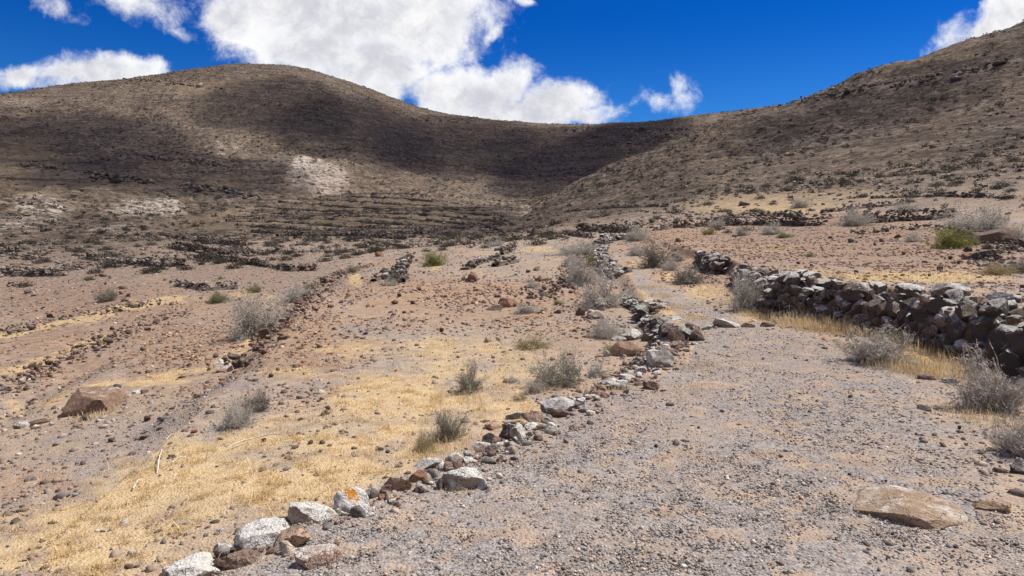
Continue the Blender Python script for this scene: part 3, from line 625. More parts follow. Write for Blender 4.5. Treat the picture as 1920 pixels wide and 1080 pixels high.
# ------------------------------------------------------------------ far field walls and terraces
def far_wall(pp, h, size, label, seed, pal=DARKS, name='terrace_wall', group='stone walls across the fields', spread=.2, cat='wall'):
    R = np.random.default_rng(seed); size *= .72 if name == 'terrace_wall' else 1; h *= .8 if name == 'terrace_wall' else 1; xs = np.linspace(0, 1, 60); pp = np.array(pp, float); u = np.linspace(0, 1, len(pp))
    P = np.array([hit(np.interp(q, u, pp[:, 0]), np.interp(q, u, pp[:, 1]))[:2] for q in xs])
    pts, t, L = path_pts(P, .1); n = max(12, min(int(L / size * max(1, h / size * 1.2) * 2.4), 2600)) if name != 'stone_row' else int(L / size * 6); k = R.integers(0, len(pts), n); p = pts[k] + R.normal(0, spread * .6, (n, 2))
    prof = np.clip(.8 + .5 * perlin(t[k] / 3.3, t[k] * 0, seed), .4, 1.3) * np.clip(perlin(t[k] / 9., t[k] * 0 + 5, seed + 3) * 2 + 1.1, .35, 1)
    z = zground(p[:, 0], p[:, 1]) + R.uniform(-.05, 1, n) * h * prof
    sc = (.68 if name != 'stone_row' else .5) * size * R.lognormal(-.15, .42, (n, 1)) * np.array([.6, .5, .42]) * R.uniform(.8, 1.2, (n, 3))
    c = pts.mean(0); loc = np.array([c[0], c[1], zat(c)])
    V, Fc, C = scatter(POOL1, np.stack([p[:, 0], p[:, 1], z], 1) - loc, sc, pick(R, n, pal, .2), R)
    cz, ccl = (.36, [.12, .09, .07, 0.]) if name != 'rock_ledge' else (.04, [.17, .13, .10, 0.])
    if group == TG: cz, ccl = .65, [.085, .065, .05, 0.]
    if name != 'stone_row':     # packed core of earth and small stones that the stones sit in
        m = max(6, int(L / max(size, .3))); q = np.linspace(0, len(pts) - 1, m).astype(int); c0 = pts[q]; tg = np.gradient(c0, axis=0); tg /= np.linalg.norm(tg, axis=1, keepdims=True); nr = np.stack([tg[:, 1], -tg[:, 0]], 1)
        pf = np.clip(.8 + .5 * perlin(t[q] / 3.3, t[q] * 0, seed), .4, 1.3) * np.clip(perlin(t[q] / 9., t[q] * 0 + 5, seed + 3) * 2 + 1.1, .35, 1); zz = zground(c0[:, 0], c0[:, 1])
        rows = [np.concatenate([c0 + nr * a * max(spread, size * .5), (zground(*(c0 + nr * a * max(spread, size * .5)).T) + hh * h * pf)[:, None]], 1) for a, hh in ((-1., -.15), (-.5, cz), (.5, cz), (1., -.15))]
        cv = np.stack(rows, 1).reshape(-1, 3) - loc; ii = np.arange(m - 1)[:, None] * 4; tr = []
        for j in range(3): tr += [np.concatenate([ii + j, ii + j + 1, ii + j + 4], 1), np.concatenate([ii + j + 1, ii + j + 5, ii + j + 4], 1)]
        Fc = np.concatenate([Fc, np.concatenate(tr) + len(V)]); V = np.concatenate([V, cv]); C = np.concatenate([C, np.tile(ccl, (len(cv), 1))])
        o = obj(name, mesh(name, V, Fc, M_ROCK, C), None, loc); tag(o, label, cat, group, 'thing'); return o
    # a loose row: its largest stones one by one, the small fill as rubble
    big = np.argsort(-sc.max(1))[:ROWN]; P3 = np.stack([p[:, 0], p[:, 1], z], 1)
    for j in big:
        b = bpy.data.objects.new('field_stone', ROWM[pal is PALEW][int(R.integers(0, 8))]); COL.objects.link(b); b.location = P3[j]; b.rotation_euler = (R.normal(0, .2), R.normal(0, .2), R.uniform(0, 6.28)); b.scale = sc[j] * .9; tag(b, label, 'stone', group, 'thing')
    keep_ = np.setdiff1d(np.arange(n), big); V, Fc, C = scatter(POOL1, P3[keep_] - loc, sc[keep_] * .8, pick(R, len(keep_), pal, .2), R)
    o = obj('rubble', mesh('rubble', V, Fc, M_ROCK, C), None, loc); tag(o, 'small rubble lying between the larger field stones', 'rubble', None, 'stuff'); return o
PALEW = [(.17, .14, .115, .2), (.12, .095, .078, .2), (.24, .2, .165, .35), (.10, .08, .066, .1)]
REDW = [(.27, .16, .105, .1), (.20, .12, .085, .1), (.33, .24, .18, .3), (.15, .11, .09, .2)]
TG = 'old terrace walls in the valley'
ROWN = 22; ROWM = {}
for kk, pl in ((True, PALEW), (False, REDW)):
    ROWM[kk] = []
    for i in range(8):
        v, f = rock_shape(6000 + i, 3, 6, .05); ROWM[kk].append(mesh('field_stone', v, f, M_ROCK, np.array(pl[i % 4]), True, None, True))
FW = [([(8, 514), (60, 518), (122, 517)], .7, .3, 'short broken wall of grey stones at the left edge of the fields', PALEW),
 ([(165, 485), (220, 494), (290, 499), (345, 499)], .75, .32, 'dark low wall across the far left field', PALEW),
 ([(300, 441), (345, 450), (400, 458), (460, 461)], .8, .35, 'thin dark wall just below the pale rocky patch', DARKS),
 ([(325, 467), (400, 475), (460, 477), (522, 474)], .8, .35, 'long dark wall ending at a brown boulder', DARKS),
 ([(370, 483), (430, 488), (490, 498), (540, 508), (592, 507)], .65, .3, 'winding dark wall that meets the field bank', DARKS),
 ([(332, 535), (380, 544), (450, 541)], .4, .22, 'low scattered wall above the green bushes', PALEW),
 ([(1265, 427), (1340, 423), (1420, 422), (1500, 424), (1545, 422)], .95, .32, 'long black looking wall at the foot of the smooth tan slope', DARKS),
 ([(1600, 420), (1680, 415), (1740, 412), (1790, 407)], 1.0, .34, 'thick dark wall beside the grey bushes on the upper terrace', DARKS),
 ([(1370, 409), (1440, 405), (1500, 402)], .5, .3, 'short upper wall just above the long black looking one', DARKS),
 ([(1540, 400), (1620, 390), (1690, 384)], .6, .32, 'slanting wall stub over the thick dark wall', DARKS),
 ([(1085, 433), (1130, 435), (1195, 437)], .9, .32, 'dark wall at the head of the narrow path', DARKS),
 ([(1062, 440), (1085, 444), (1112, 447)], .5, .26, 'small dark wall stub below the wall at the path head', DARKS),
 ([(752, 530), (750, 515), (756, 500), (768, 488)], .6, .26, 'ruined pale wall running away from the viewer beside a yellow green bush', PALEW),
 ([(700, 528), (725, 520), (748, 512)], .4, .26, 'spill of pale stones below the ruined pale wall', PALEW),
 ([(925, 500), (945, 497), (968, 492)], .45, .24, 'dark stone heap at the far edge of the stony field', PALEW),
 ([(940, 478), (955, 472), (962, 466)], .55, .24, 'small black and white stone heap near the gully mouth', PALEW),
 ([(870, 506), (905, 492), (935, 484)], .3, .26, 'thin whitish line of stones leading to the dark heaps', PALEW),
 ([(1060, 397), (1150, 390), (1250, 387)], .6, .4, 'faint wall at the bottom of the slope right of the gully', DARKS),
 ([(1640, 372), (1760, 368), (1900, 372)], .5, .4, 'ragged line of rocks on the slope over the upper terrace', DARKS)]
for i, (pp, h, s, l, pal) in enumerate(FW): far_wall(pp, h, s, l, 2000 + i, pal)
ROWS = [([(0, 735), (60, 708), (130, 672), (200, 640), (275, 608), (345, 584)], .16, .2, 'reddish stone in the long row climbing from the left edge to the far fields', REDW),
 ([(0, 628), (80, 606), (170, 588), (260, 574), (335, 565)], .18, .22, 'pale stone in the row along the upper strip of dry grass', PALEW),
 ([(425, 690), (470, 672), (505, 645), (530, 610), (560, 580), (590, 545), (625, 522), (690, 497)], .25, .2, 'stone on the red bank that bounds the middle field', REDW),
 ([(1000, 560), (1040, 545), (1070, 520), (1090, 490), (1110, 460)], .22, .2, 'loose reddish stone on the bank below the narrow path', REDW),
 ([(1600, 440), (1680, 432), (1760, 428), (1800, 436)], .25, .26, 'grey stone of the strip in front of the thick dark wall', PALEW),
 ([(1840, 500), (1880, 470), (1920, 458)], .3, .25, 'stone of the spill beside the dark boulders', PALEW)]
for i, (pp, h, s, l, pal) in enumerate(ROWS): far_wall(pp, h, s, l, 2100 + i, pal, 'stone_row', ['stones of the long row', 'stones of the pale row', 'stones of the red bank', 'stones of the path bank', 'stones before the dark wall', 'stones of the spill'][i], .5, 'stone')
TG = 'old terrace walls in the valley'
TL = 'dark terrace wall in the flight of terraces below the pale mound'
x0s = [640, 600, 560, 520, 480, 450, 430, 420, 425, 440, 470, 520]; x1s = [800, 860, 905, 930, 950, 955, 950, 930, 880, 830, 790, 760]
for i in range(12):
    y0 = 366 + i * 7.4; pp = [(x, y0 + (x - 700) * .028 + 3.2 * math.sin(x / 70. + i * 1.3) + (3.5 if x > 850 else 0)) for x in np.linspace(x0s[i], x1s[i], 14)]
    far_wall(pp, .8, .42, TL, 2200 + i, [(.07, .053, .042, 0), (.10, .077, .06, 0), (.14, .11, .09, .1)], 'terrace_wall', TG, .3)
LG = 'rock ledges on the slopes'
LED = [([(40, 310), (100, 318), (160, 325)], 1.6, 1.5, 'dark rock ledge low on the left mountain above the ochre slope'), ([(170, 332), (230, 340), (290, 346)], 2.2, 1.7, 'black shaded rock ledge in the middle of the left mountain'),
 ([(230, 292), (300, 298), (380, 306), (440, 316)], 1.5, 1.4, 'long thin dark ledge below the pale streaks of the left mountain'), ([(350, 352), (420, 360), (480, 370)], 1.4, 1.3, 'broken ledge running towards the pale mound'),
 ([(1060, 246), (1140, 243), (1230, 246), (1290, 243)], 2.5, 2.2, 'dark rock band just under the saddle'), ([(1090, 258), (1170, 256), (1260, 258)], 2.2, 2.2, 'second rock band below the saddle'), ([(1120, 272), (1200, 270), (1240, 270)], 2., 2., 'short rock band lowest below the saddle'),
 ([(1590, 170), (1640, 166), (1690, 157), (1770, 145)], 1.3, 1.6, 'broken crag along the skyline of the slope on the right'), ([(1790, 140), (1850, 126), (1918, 112)], 1.5, 1.7, 'dark overhanging crag high at the right edge'), ([(1490, 190), (1540, 182), (1590, 176)], .9, 1.2, 'low outcrop on the skyline where the right slope rises'),
 ([(250, 150), (300, 152), (350, 160), (420, 170)], 1.8, 2.0, 'yellowish crag just under the crest of the left mountain')]
for i, (pp, h, s, l) in enumerate(LED):
    far_wall(pp, h, s, l, 2300 + i, [(.26, .19, .10, .2), (.33, .25, .15, .2), (.2, .15, .09, .1)] if 'yellow' in l else DARKS + [(.22, .18, .145, .2), (.16, .125, .095, .1)], 'rock_ledge', LG, s * 1.3, 'rock ledge')

# ------------------------------------------------------------------ shrubs
def tubes(S0, S1, r0, r1, sides=3):
    n = len(S0); d = S1 - S0; d = d / np.maximum(np.linalg.norm(d, axis=1, keepdims=True), 1e-6)
    a = np.cross(d, np.array([.3, .9, .25])); a /= np.linalg.norm(a, axis=1, keepdims=True); b = np.cross(d, a)
    an = np.arange(sides) * 2 * PI / sides; ring = np.cos(an)[None, :, None] * a[:, None] + np.sin(an)[None, :, None] * b[:, None]
    V = np.concatenate([S0[:, None] + ring * r0[:, None, None], S1[:, None] + ring * r1[:, None, None]], 1).reshape(-1, 3)
    i = np.arange(sides); j = (i + 1) % sides; q = np.stack([i, j, j + sides, i + sides], 1)
    return V, (q[None] + (np.arange(n) * 2 * sides)[:, None, None]).reshape(-1, 4)
def grow(seed, nm=64, lev=((6, .34), (5, .15)), wild=.35, thick=.011):
    R = np.random.default_rng(seed); S0, S1, A, B = [], [], [], []; tips = []
    def branch(p, d, L, r, nseg, curl):
        pts = [p]
        for _ in range(nseg):
            d = d + R.normal(0, curl, 3); d /= np.linalg.norm(d); q = pts[-1] + d * L / nseg; q[2] = max(q[2], .015); pts.append(q)
        for i in range(nseg):
            S0.append(pts[i]); S1.append(pts[i + 1]); A.append(r * (1 - .7 * i / nseg)); B.append(r * (1 - .7 * (i + 1) / nseg))
        return pts, d
    for _ in range(nm):
        az = R.uniform(0, 2 * PI); el = math.asin(R.uniform(.08, 1) ** .8); d = np.array([math.cos(az) * math.cos(el), math.sin(az) * math.cos(el), math.sin(el)])
        L = R.uniform(.6, 1.05); p0 = np.array([math.cos(az) * .15 * R.uniform(), math.sin(az) * .15 * R.uniform(), 0.]); pts, dd = branch(p0, d, L, thick, 5, wild * .6)
        for _ in range(lev[0][0]):
            t = R.integers(1, 6); d2 = dd + R.normal(0, .6, 3); p2, d3 = branch(pts[t], d2 / np.linalg.norm(d2), lev[0][1] * R.uniform(.6, 1.3), thick * .6, 3, wild)
            for _ in range(lev[1][0]):
                t2 = R.integers(1, 4); d4 = d3 + R.normal(0, .9, 3); p3, _ = branch(p2[t2], d4 / np.linalg.norm(d4), lev[1][1] * R.uniform(.5, 1.4), thick * .42, 2, wild * 1.3); tips.append(p3[-1]); tips.append(p3[1])
    o3 = R.uniform(0, 30, 3)
    def warp(X):
        X = np.array(X); f = np.array([1 + .75 * mnoise.noise(Vector(v / (np.linalg.norm(v) + .15) * 1.3 + o3)) + .3 * mnoise.noise(Vector(v * 3 + o3)) for v in X]); X = X * np.clip(f, .5, 1.25)[:, None]; return X
    return warp(S0), warp(S1), np.array(A) * 1.25, np.array(B) * 1.25, warp(tips)
def leaves(R, tips, n, size, spread):
    c = tips[R.integers(0, len(tips), n)] + R.normal(0, spread, (n, 3)); c[:, 2] = np.abs(c[:, 2])
    a = R.normal(size=(n, 3)); a /= np.linalg.norm(a, axis=1, keepdims=True); b = np.cross(a, R.normal(size=(n, 3))); b /= np.linalg.norm(b, axis=1, keepdims=True)
    s = size * R.uniform(.5, 1.3, (n, 1)); V = np.stack([c - b * s * .35, c + a * s, c + b * s * .35], 1).reshape(-1, 3); return V, np.arange(n * 3).reshape(-1, 3)
GROWN = [grow(50 + i) for i in range(4)] + [grow(60, 85, ((8, .30), (8, .13)), .6, .0115), grow(61, 85, ((8, .30), (8, .13)), .6, .0115)]
SH = {}
def shrub_meshes(kind, var):
    if (kind, var) in SH: return SH[kind, var]
    tw, lf, nl, ls = {'grey': ((.47, .43, .375), (.40, .37, .31), 5200, .038), 'spiny': ((.45, .40, .345), None, 0, 0), 'green': ((.22, .20, .13), (.20, .23, .09), 6000, .05), 'lime': ((.26, .24, .12), (.30, .31, .08), 6500, .05), 'olive': ((.33, .30, .25), (.25, .245, .16), 6000, .038), 'dry': ((.36, .29, .17), (.34, .27, .14), 2500, .05), 'dark': ((.24, .215, .18), (.20, .185, .14), 6000, .04)}[kind]
    R = np.random.default_rng(hash(kind) % 1000 if False else len(kind) * 31 + var); S0, S1, A, B, tips = GROWN[4 + var % 2 if kind == 'spiny' else var % 4]
    V, Fq = tubes(S0, S1, A, B); C = np.ones((len(V), 4)); C[:, :3] = np.array(tw) * np.repeat(np.exp(R.normal(0, .25, len(S0))), 6)[:, None]
    m1 = mesh('branches', V, Fq, M_TWIG, C); m2 = None
    if lf:
        LV, LF = leaves(R, tips, nl, ls, .03); C = np.ones((len(LV), 4)); C[:, :3] = np.array(lf) * np.repeat(np.exp(R.normal(0, .3, nl)), 3)[:, None]; m2 = mesh('foliage', LV, LF, M_LEAF, C)
    SH[kind, var] = (m1, m2); return m1, m2
sh_i = [0]
def shrub(px, pyb, w, h, kind, label, group='shrubs in the fields', cat='shrub'):
    b = hit(px, pyb); k = ppm(b); R = np.random.default_rng(900 + sh_i[0]); sh_i[0] += 1
    u = b[:2] / np.hypot(*b[:2]); W = w / k / 2; Hh = max(h / k, .3 * W); d = W * .8; c = b[:2] + u * d * .55
    o = empty('shrub', (c[0], c[1], zat(c) - .02)); o.rotation_euler = (0, 0, math.atan2(-u[0], u[1])); tag(o, label, cat, group, 'thing'); m1, m2 = shrub_meshes(kind, sh_i[0] % 4)
    q = R.uniform(0, 2 * PI)
    for nm, m in (('branches', m1), ('foliage', m2)):
        if m is None: continue
        ch = obj(nm, m, o, (0, 0, 0), 0, (W * 1.15, d * 1.15, Hh * (.9 if kind == 'spiny' else 1.08)))
    return o
SHR = [(480, 632, 108, 70, 'grey', 'large pale grey bush on the stony bank of the middle field'), (447, 803, 64, 48, 'grey', 'pale grey bush in the grass in front of a darker one'), (482, 774, 52, 40, 'dark', 'sparse dark bush just behind the pale grey bush'),
 (882, 738, 62, 56, 'olive', 'round olive grey bush alone in the yellow grass'), (840, 826, 62, 56, 'olive', 'bush with reddish dry tips near the orange dotted stone'), (795, 848, 42, 36, 'dry', 'small straw coloured bush next to the reddish tipped one'),
 (1048, 726, 96, 56, 'olive', 'wide green tinged bush close to the humped grey boulder'), (1000, 655, 96, 26, 'dry', 'low spread of dry stems in the pale grass'), (1000, 738, 40, 26, 'grey', 'small grey bush beside the wide green tinged one'),
 (962, 718, 26, 12, 'grey', 'tiny grey cushion plant in the grass'), (975, 752, 30, 14, 'dry', 'tiny dry cushion plant behind the stone heap'),
 (1130, 578, 116, 58, 'grey', 'biggest grey green bush left of the narrow path'), (1090, 536, 74, 44, 'grey', 'grey bush directly behind the biggest one'), (1075, 500, 46, 22, 'grey', 'pale small bush on the bank up the slope'), (1085, 478, 80, 26, 'grey', 'wide bluish grey bush near the top of the bank'), (1110, 500, 24, 26, 'lime', 'yellowish bush at the end of the reddish tumbled wall'),
 (1405, 584, 84, 66, 'grey', 'tall grey bush leaning on the end of the wall'), (1642, 684, 128, 82, 'spiny', 'broad spiny bush with dry grass, against the foot of the wall'), (1862, 772, 138, 112, 'spiny', 'silvery spiny bush at the right edge by the path'), (1912, 858, 110, 92, 'spiny', 'leafy grey spiny bush in the corner casting a twiggy shadow'),
 (1782, 466, 66, 32, 'lime', 'bright green bush beside the dark boulders'), (1604, 424, 62, 30, 'grey', 'grey bush growing through the gap in the terrace wall'), (1832, 434, 112, 42, 'grey', 'very wide grey bush behind the green one'), (1905, 450, 60, 28, 'grey', 'grey bush cut by the right edge on the terrace'),
 (1228, 503, 58, 40, 'dark', 'dark bush on the bend of the narrow path'), (1195, 480, 40, 20, 'grey', 'small bush just before the dark bend bush'), (1255, 508, 34, 22, 'grey', 'small round bush between the two larger ones on the bend'), (1292, 533, 78, 34, 'dark', 'wide dark bush by the wall stub at the bend'), (1272, 490, 24, 18, 'grey', 'little pale bush above the bend'),
 (1195, 452, 50, 24, 'grey', 'grey bush at the head of the narrow path'), (1345, 426, 30, 16, 'grey', 'grey bush against the middle of the long black looking wall'), (1450, 440, 56, 22, 'grey', 'grey bush below the right end of the long black looking wall'), (1390, 442, 30, 14, 'grey', 'low grey plant in front of the long black looking wall'), (1470, 446, 28, 9, 'green', 'small bright green plant on the upper terrace'), (1328, 440, 24, 12, 'lime', 'little yellow green plant in front of the long black looking wall'), (1520, 482, 24, 8, 'green', 'flat green plant alone on the stony terrace'),
 (1700, 398, 60, 14, 'grey', 'low bush above the thick dark wall'), (1870, 516, 60, 22, 'dry', 'dry bush in the yellow grass behind the wall'), (1910, 512, 40, 26, 'dark', 'dark bush at the right edge behind the wall'), (1712, 454, 36, 18, 'grey', 'small grey bush among the rubble on the terrace'), (1500, 390, 40, 16, 'grey', 'grey bush over the upper wall stub'),
 (410, 568, 36, 18, 'green', 'oval green bush in the far field'), (478, 549, 26, 14, 'green', 'smaller green bush near the field bank'), (414, 524, 12, 7, 'green', 'tiny green plant far across the fields'), (813, 499, 42, 24, 'lime', 'yellow green bush behind the stony field'), (745, 528, 40, 18, 'olive', 'olive plant among the pale ruined stones'), (735, 536, 24, 12, 'grey', 'whitish cushion plant at the foot of the ruined pale wall'), (870, 526, 14, 10, 'green', 'small fresh green plant beside the red boulder'), (1046, 572, 20, 10, 'green', 'flat fresh green plant on the bank'), (912, 642, 10, 10, 'green', 'tiny green weed in the pale grass'),
 (201, 566, 38, 24, 'dark', 'dark rounded bush alone in the far left field'), (233, 566, 16, 10, 'dark', 'small bush right of the dark rounded one'), (244, 576, 16, 9, 'dark', 'low bush near the pale row of stones'), (562, 565, 60, 28, 'grey', 'bluish grey bush at the top of the stony bank'), (582, 544, 22, 12, 'green', 'green shoots beside the bluish grey bush'), (590, 470, 20, 10, 'grey', 'pale bush by the end of the winding dark wall'), (660, 512, 24, 14, 'olive', 'dull bush beside a patch of yellow grass'),
 (1135, 636, 64, 36, 'grey', 'pale spread of dry twigs left of the tumbled wall'), (1156, 664, 44, 20, 'lime', 'yellow green bush against the reddish tan boulder'), (1120, 708, 46, 30, 'grey', 'silver grey tuft of twigs behind the tufted boulder'), (985, 588, 46, 18, 'grey', 'grey twiggy plant among the rust brown boulders'), (1000, 540, 30, 14, 'grey', 'grey plant below the flat orange boulder'), (930, 462, 30, 12, 'grey', 'grey bush near the gully mouth'), (1500, 520, 30, 12, 'dry', 'dry tuft on top of the broken wall end')]
for s in SHR: shrub(*s)
# ------------------------------------------------------------------ dead sticks
def stick(L, r, label):
    P = [hit(*p) + np.array([0, 0, .02 + .03 * (i % 2)]) for i, p in enumerate(L)]; P = np.array(P); u = np.linspace(0, 1, len(P)); q = np.linspace(0, 1, 22)
    P = np.stack([np.convolve(np.pad(np.interp(q, u, P[:, k]), 3, mode='reflect', reflect_type='odd'), np.ones(7) / 7, 'valid') for k in range(3)], 1); P[:, :2] += .003 * np.random.default_rng(int(L[0][0])).normal(size=(22, 2)); P[0] -= (0, 0, .02)
    rr = r * np.linspace(1, .5, 22); V, Fq = tubes(P[:-1], P[1:], rr[:-1], rr[1:], 5); loc = P[0]
    o = obj('dead_stick', mesh('dead_stick', V - loc, Fq, M_TWIG, np.array([.60, .52, .42, 1])), None, loc); tag(o, label, 'stick', 'dead sticks in the grass', 'thing')
stick([(296, 888), (298, 870), (303, 848), (314, 826), (330, 813)], .007, 'long curved bleached stick in the grass')
stick([(249, 922), (258, 912), (268, 903)], .008, 'short forked bleached stick lying below the curved one')
stick([(322, 873), (338, 867), (356, 863)], .008, 'thin straight twig right of the curved stick')
stick([(424, 846), (450, 836), (480, 826), (508, 822), (536, 821)], .007, 'long thin pale stem arching over the grass')

# ------------------------------------------------------------------ loose stones one by one (the largest), then the rest as gravel and rubble
R = np.random.default_rng(77)
LOOSE = {}
def loose_mesh(pal, k):
    if (id(pal), k) not in LOOSE:
        v, f = rock_shape(5000 + k, 2, 8, .04); LOOSE[id(pal), k] = mesh('loose_stone', v, f, M_ROCK, np.array(pal[k % len(pal)]), True)
    return LOOSE[id(pal), k]
ZONES = [((1180, 1900, 640, 1060), 24, (6, 11), GREYS, 'loose dark stone lying on the grey gravel path', 'stray stones on the path', lambda m: m['path'] > .3),
 ((560, 1060, 505, 640), 60, (6, 15), REDS, 'rust coloured stone strewn over the stony middle field', 'stones of the stony field', None),
 ((20, 620, 640, 840), 40, (7, 16), REDS, 'brown stone lying scattered on the grey field with dry grass', 'stones of the grassy field', None),
 ((1240, 1900, 440, 520), 40, (6, 14), REDS, 'reddish stone scattered on the terrace above the wall', 'stones of the upper terrace', None),
 ((20, 330, 500, 580), 20, (7, 14), REDS, 'brown rock lying about in the far left field', 'rocks of the far field', None),
 ((820, 1010, 405, 450), 20, (8, 16), DARKS, 'dark rock in the dry gully bed', 'rocks in the gully', None)]
for (x0, x1, y0, y1), n, (w0, w1), pal, lab, grp, cond in ZONES:
    done = 0
    while done < n:
        px, py = R.uniform(x0, x1), R.uniform(y0, y1); p = hit(px, py)
        if cond is not None and not cond(masks(p[:1], p[1:2]))[0]: continue
        w = R.uniform(w0, w1) * R.uniform(.7, 1.2) / ppm(p); o = bpy.data.objects.new('loose_stone', loose_mesh(pal, int(R.integers(0, 8)))); COL.objects.link(o)
        hh = w * R.uniform(.3, .5); o.location = (p[0], p[1], zat(p) + hh * .45); o.rotation_euler = (R.normal(0, .2), R.normal(0, .2), R.uniform(0, 6.28)); o.scale = (w / 2, w * R.uniform(.35, .5), hh)
        tag(o, lab, 'stone', grp, 'thing'); done += 1

BROWNS = [(.22, .165, .125, 0), (.15, .12, .10, 0), (.30, .235, .185, 0), (.21, .19, .17, 0), (.17, .115, .085, 0), (.36, .30, .24, 0)]
def strew(name, label, n, r0, r1, pool, sizef, pal, prob, seed, cat='gravel', sq=.62, mat=None, seat=.12):
    R = np.random.default_rng(seed); x, y, r = polar_sample(R, n, r0, r1); n = len(x); mk = masks(x, y); kp = R.uniform(size=n) < prob(mk, x, y, r)
    x, y, r = x[kp], y[kp], r[kp]; mk = {k: v[kp] for k, v in mk.items()}; n = len(x); s = sizef(R, r, n)
    z = zground(x, y) + s * sq * seat; sc = s[:, None] * R.uniform(.65, 1.2, (n, 3)) * np.array([1, .85, sq]); col = pal(R, n, mk) if callable(pal) else pick(R, n, pal, .22)
    V, Fc, C = scatter(pool, np.stack([x, y, z], 1), sc, col, R)
    o = obj(name, mesh(name, V, Fc, mat or M_PEB, C)); tag(o, label, cat, None, 'stuff'); return o
def palmix(a, b, key):
    def f(R, n, mk):
        c1, c2 = pick(R, n, a, .25), pick(R, n, b, .25); return np.where((R.uniform(size=n) < mk[key])[:, None], c1, c2)
    return f
strew('gravel', 'fine grey gravel covering the path and bare ground', 270000, 2.4, 15, POOL0, lambda R, r, n: np.clip(R.lognormal(math.log(.0052), .5, n) * (1 + r * .05), .003, .028), palmix(REDS, GREYS, 'red'), lambda m, x, y, r: np.clip(.35 + .65 * m['path'] - .75 * m['grass'], .04, 1) * np.clip(.65 + 1.2 * fbm(x * .9, y * .9, 3, 61), .1, 1), 81)
strew('pebbles', 'scattered small stones on the fields', 115000, 3.5, 80, POOL1, lambda R, r, n: np.clip(R.lognormal(math.log(.0105), .55, n) * (1 + r * .085), .006, .07), palmix(REDS, BROWNS, 'red'), lambda m, x, y, r: np.clip(.36 + .64 * m['red'] + .3 * m['dark'] - .46 * m['grass'] - .34 * m['path'], .02, 1) * np.clip(.6 + 1.6 * fbm(x * .5, y * .5, 3, 62), .05, 1), 82, 'pebbles')
strew('hillside_rubble', 'dark rocks strewn over the hillsides', 70000, 45, 640, POOL1, lambda R, r, n: np.clip(np.minimum(R.lognormal(math.log(.12), .6, n) * (1 + r * .0035), .1 + .0024 * r), .06, 1.5), palmix(DARKS, REDS + DARKS, 'dark'), lambda m, x, y, r: np.clip(.35 + .5 * m['dark'] - .5 * m['grass'] - .25 * m['pale'] - .5 * m['ochre'], .03, 1) * np.clip(.45 + 1.8 * fbm(x * .04, y * .04, 4, 63), .03, 1), 83, 'rubble', mat=M_ROCK)

# small stones and earth packed between the edging stones
R = np.random.default_rng(85); kp_, kt, kL = path_pts(KERB[1:], .01); n = 1250; k = np.minimum((R.uniform(0, 1, n) * min(len(kp_), 1120)).astype(int), len(kp_) - 1); q = kp_[k] + R.normal(0, .13, (n, 2)) * (1 + .05 * kt[k])[:, None]
s_ = np.clip(R.lognormal(math.log(.019), .5, n) * (1 + kt[k] * .06), .008, .06); zz = zground(q[:, 0], q[:, 1]) + s_ * .25
V, Fc, C = scatter(POOL2, np.stack([q[:, 0], q[:, 1], zz], 1), s_[:, None] * R.uniform(.6, 1.2, (n, 3)) * np.array([1, .85, .7]), pick(R, n, GREYS[:3] + REDS + [PAL[:3] + (.3,), WHT[:3] + (.6,), PNK[:3] + (.2,)], .2), R)
tag(obj('rubble', mesh('rubble', V, Fc, M_ROCK, C)), 'small stones packed between the edging stones of the path', 'rubble', None, 'stuff')

# ------------------------------------------------------------------ hillside scrub
def puff(seed, n=60, leaf=.34):
    R = np.random.default_rng(seed); d = R.normal(size=(n, 3)); d[:, 2] = np.abs(d[:, 2]); d /= np.linalg.norm(d, axis=1, keepdims=True); c = d * R.uniform(.35, .95, (n, 1)) * np.array([1, 1, .75]) * (1 + .2 * R.normal(size=(n, 1)))
    a = R.normal(size=(n, 3)); a /= np.linalg.norm(a, axis=1, keepdims=True); b = np.cross(a, R.normal(size=(n, 3))); b /= np.linalg.norm(b, axis=1, keepdims=True); s = leaf * R.uniform(.5, 1.2, (n, 1))
    V = np.stack([c - b * s * .4, c + a * s, c + b * s * .4], 1).reshape(-1, 3); V[:, 2] = np.maximum(V[:, 2], -.1); return V, np.arange(3 * n).reshape(-1, 3)
SCRUB = [(.068, .061, .048), (.09, .08, .063), (.055, .049, .04), (.125, .112, .092), (.08, .071, .054), (.11, .096, .075)]
PUFF_F = [puff(30 + i, 30, .5) for i in range(8)]
PUFF_N = []
for i in range(12):
    v, f = puff(60 + i, 420, .15); C = np.ones((len(v), 4)); C[:, :3] = np.array(SCRUB[i % 6]) * np.repeat(np.exp(np.random.default_rng(i).normal(0, .3, 420)), 3)[:, None]; PUFF_N.append(mesh('hill_shrub', v, f, M_LEAF, C))
R = np.random.default_rng(91); n = 17000
x, y, r = polar_sample(R, n, 38, 640); n = len(x); mk = masks(x, y); kp = R.uniform(size=n) < np.clip(.8 - .6 * mk['grass'] - .1 * mk['pale'] - .6 * mk['ochre'], .04, 1) * (.12 + .88 * sstep(r, 45, 120)) * np.clip(.6 + 1.5 * fbm(x * .03, y * .03, 3, 71), .08, 1)
x, y, r = x[kp], y[kp], r[kp]; s = np.clip(R.lognormal(math.log(.38), .38, len(x)) * (1 + r * .0012), .2, 1.6); z = zground(x, y)
nf_ = 38000; r2 = np.sqrt(R.uniform(150. ** 2, 640. ** 2, nf_)); t2 = R.uniform(-.68, .68, nf_); x2, y2 = r2 * np.sin(t2), r2 * np.cos(t2); m2_ = masks(x2, y2)
k2 = R.uniform(size=nf_) < np.clip(.9 - .85 * m2_['ochre'] - .25 * m2_['pale'], .05, 1) * np.clip(.55 + 1.3 * fbm(x2 * .02, y2 * .02, 4, 75), .08, 1)
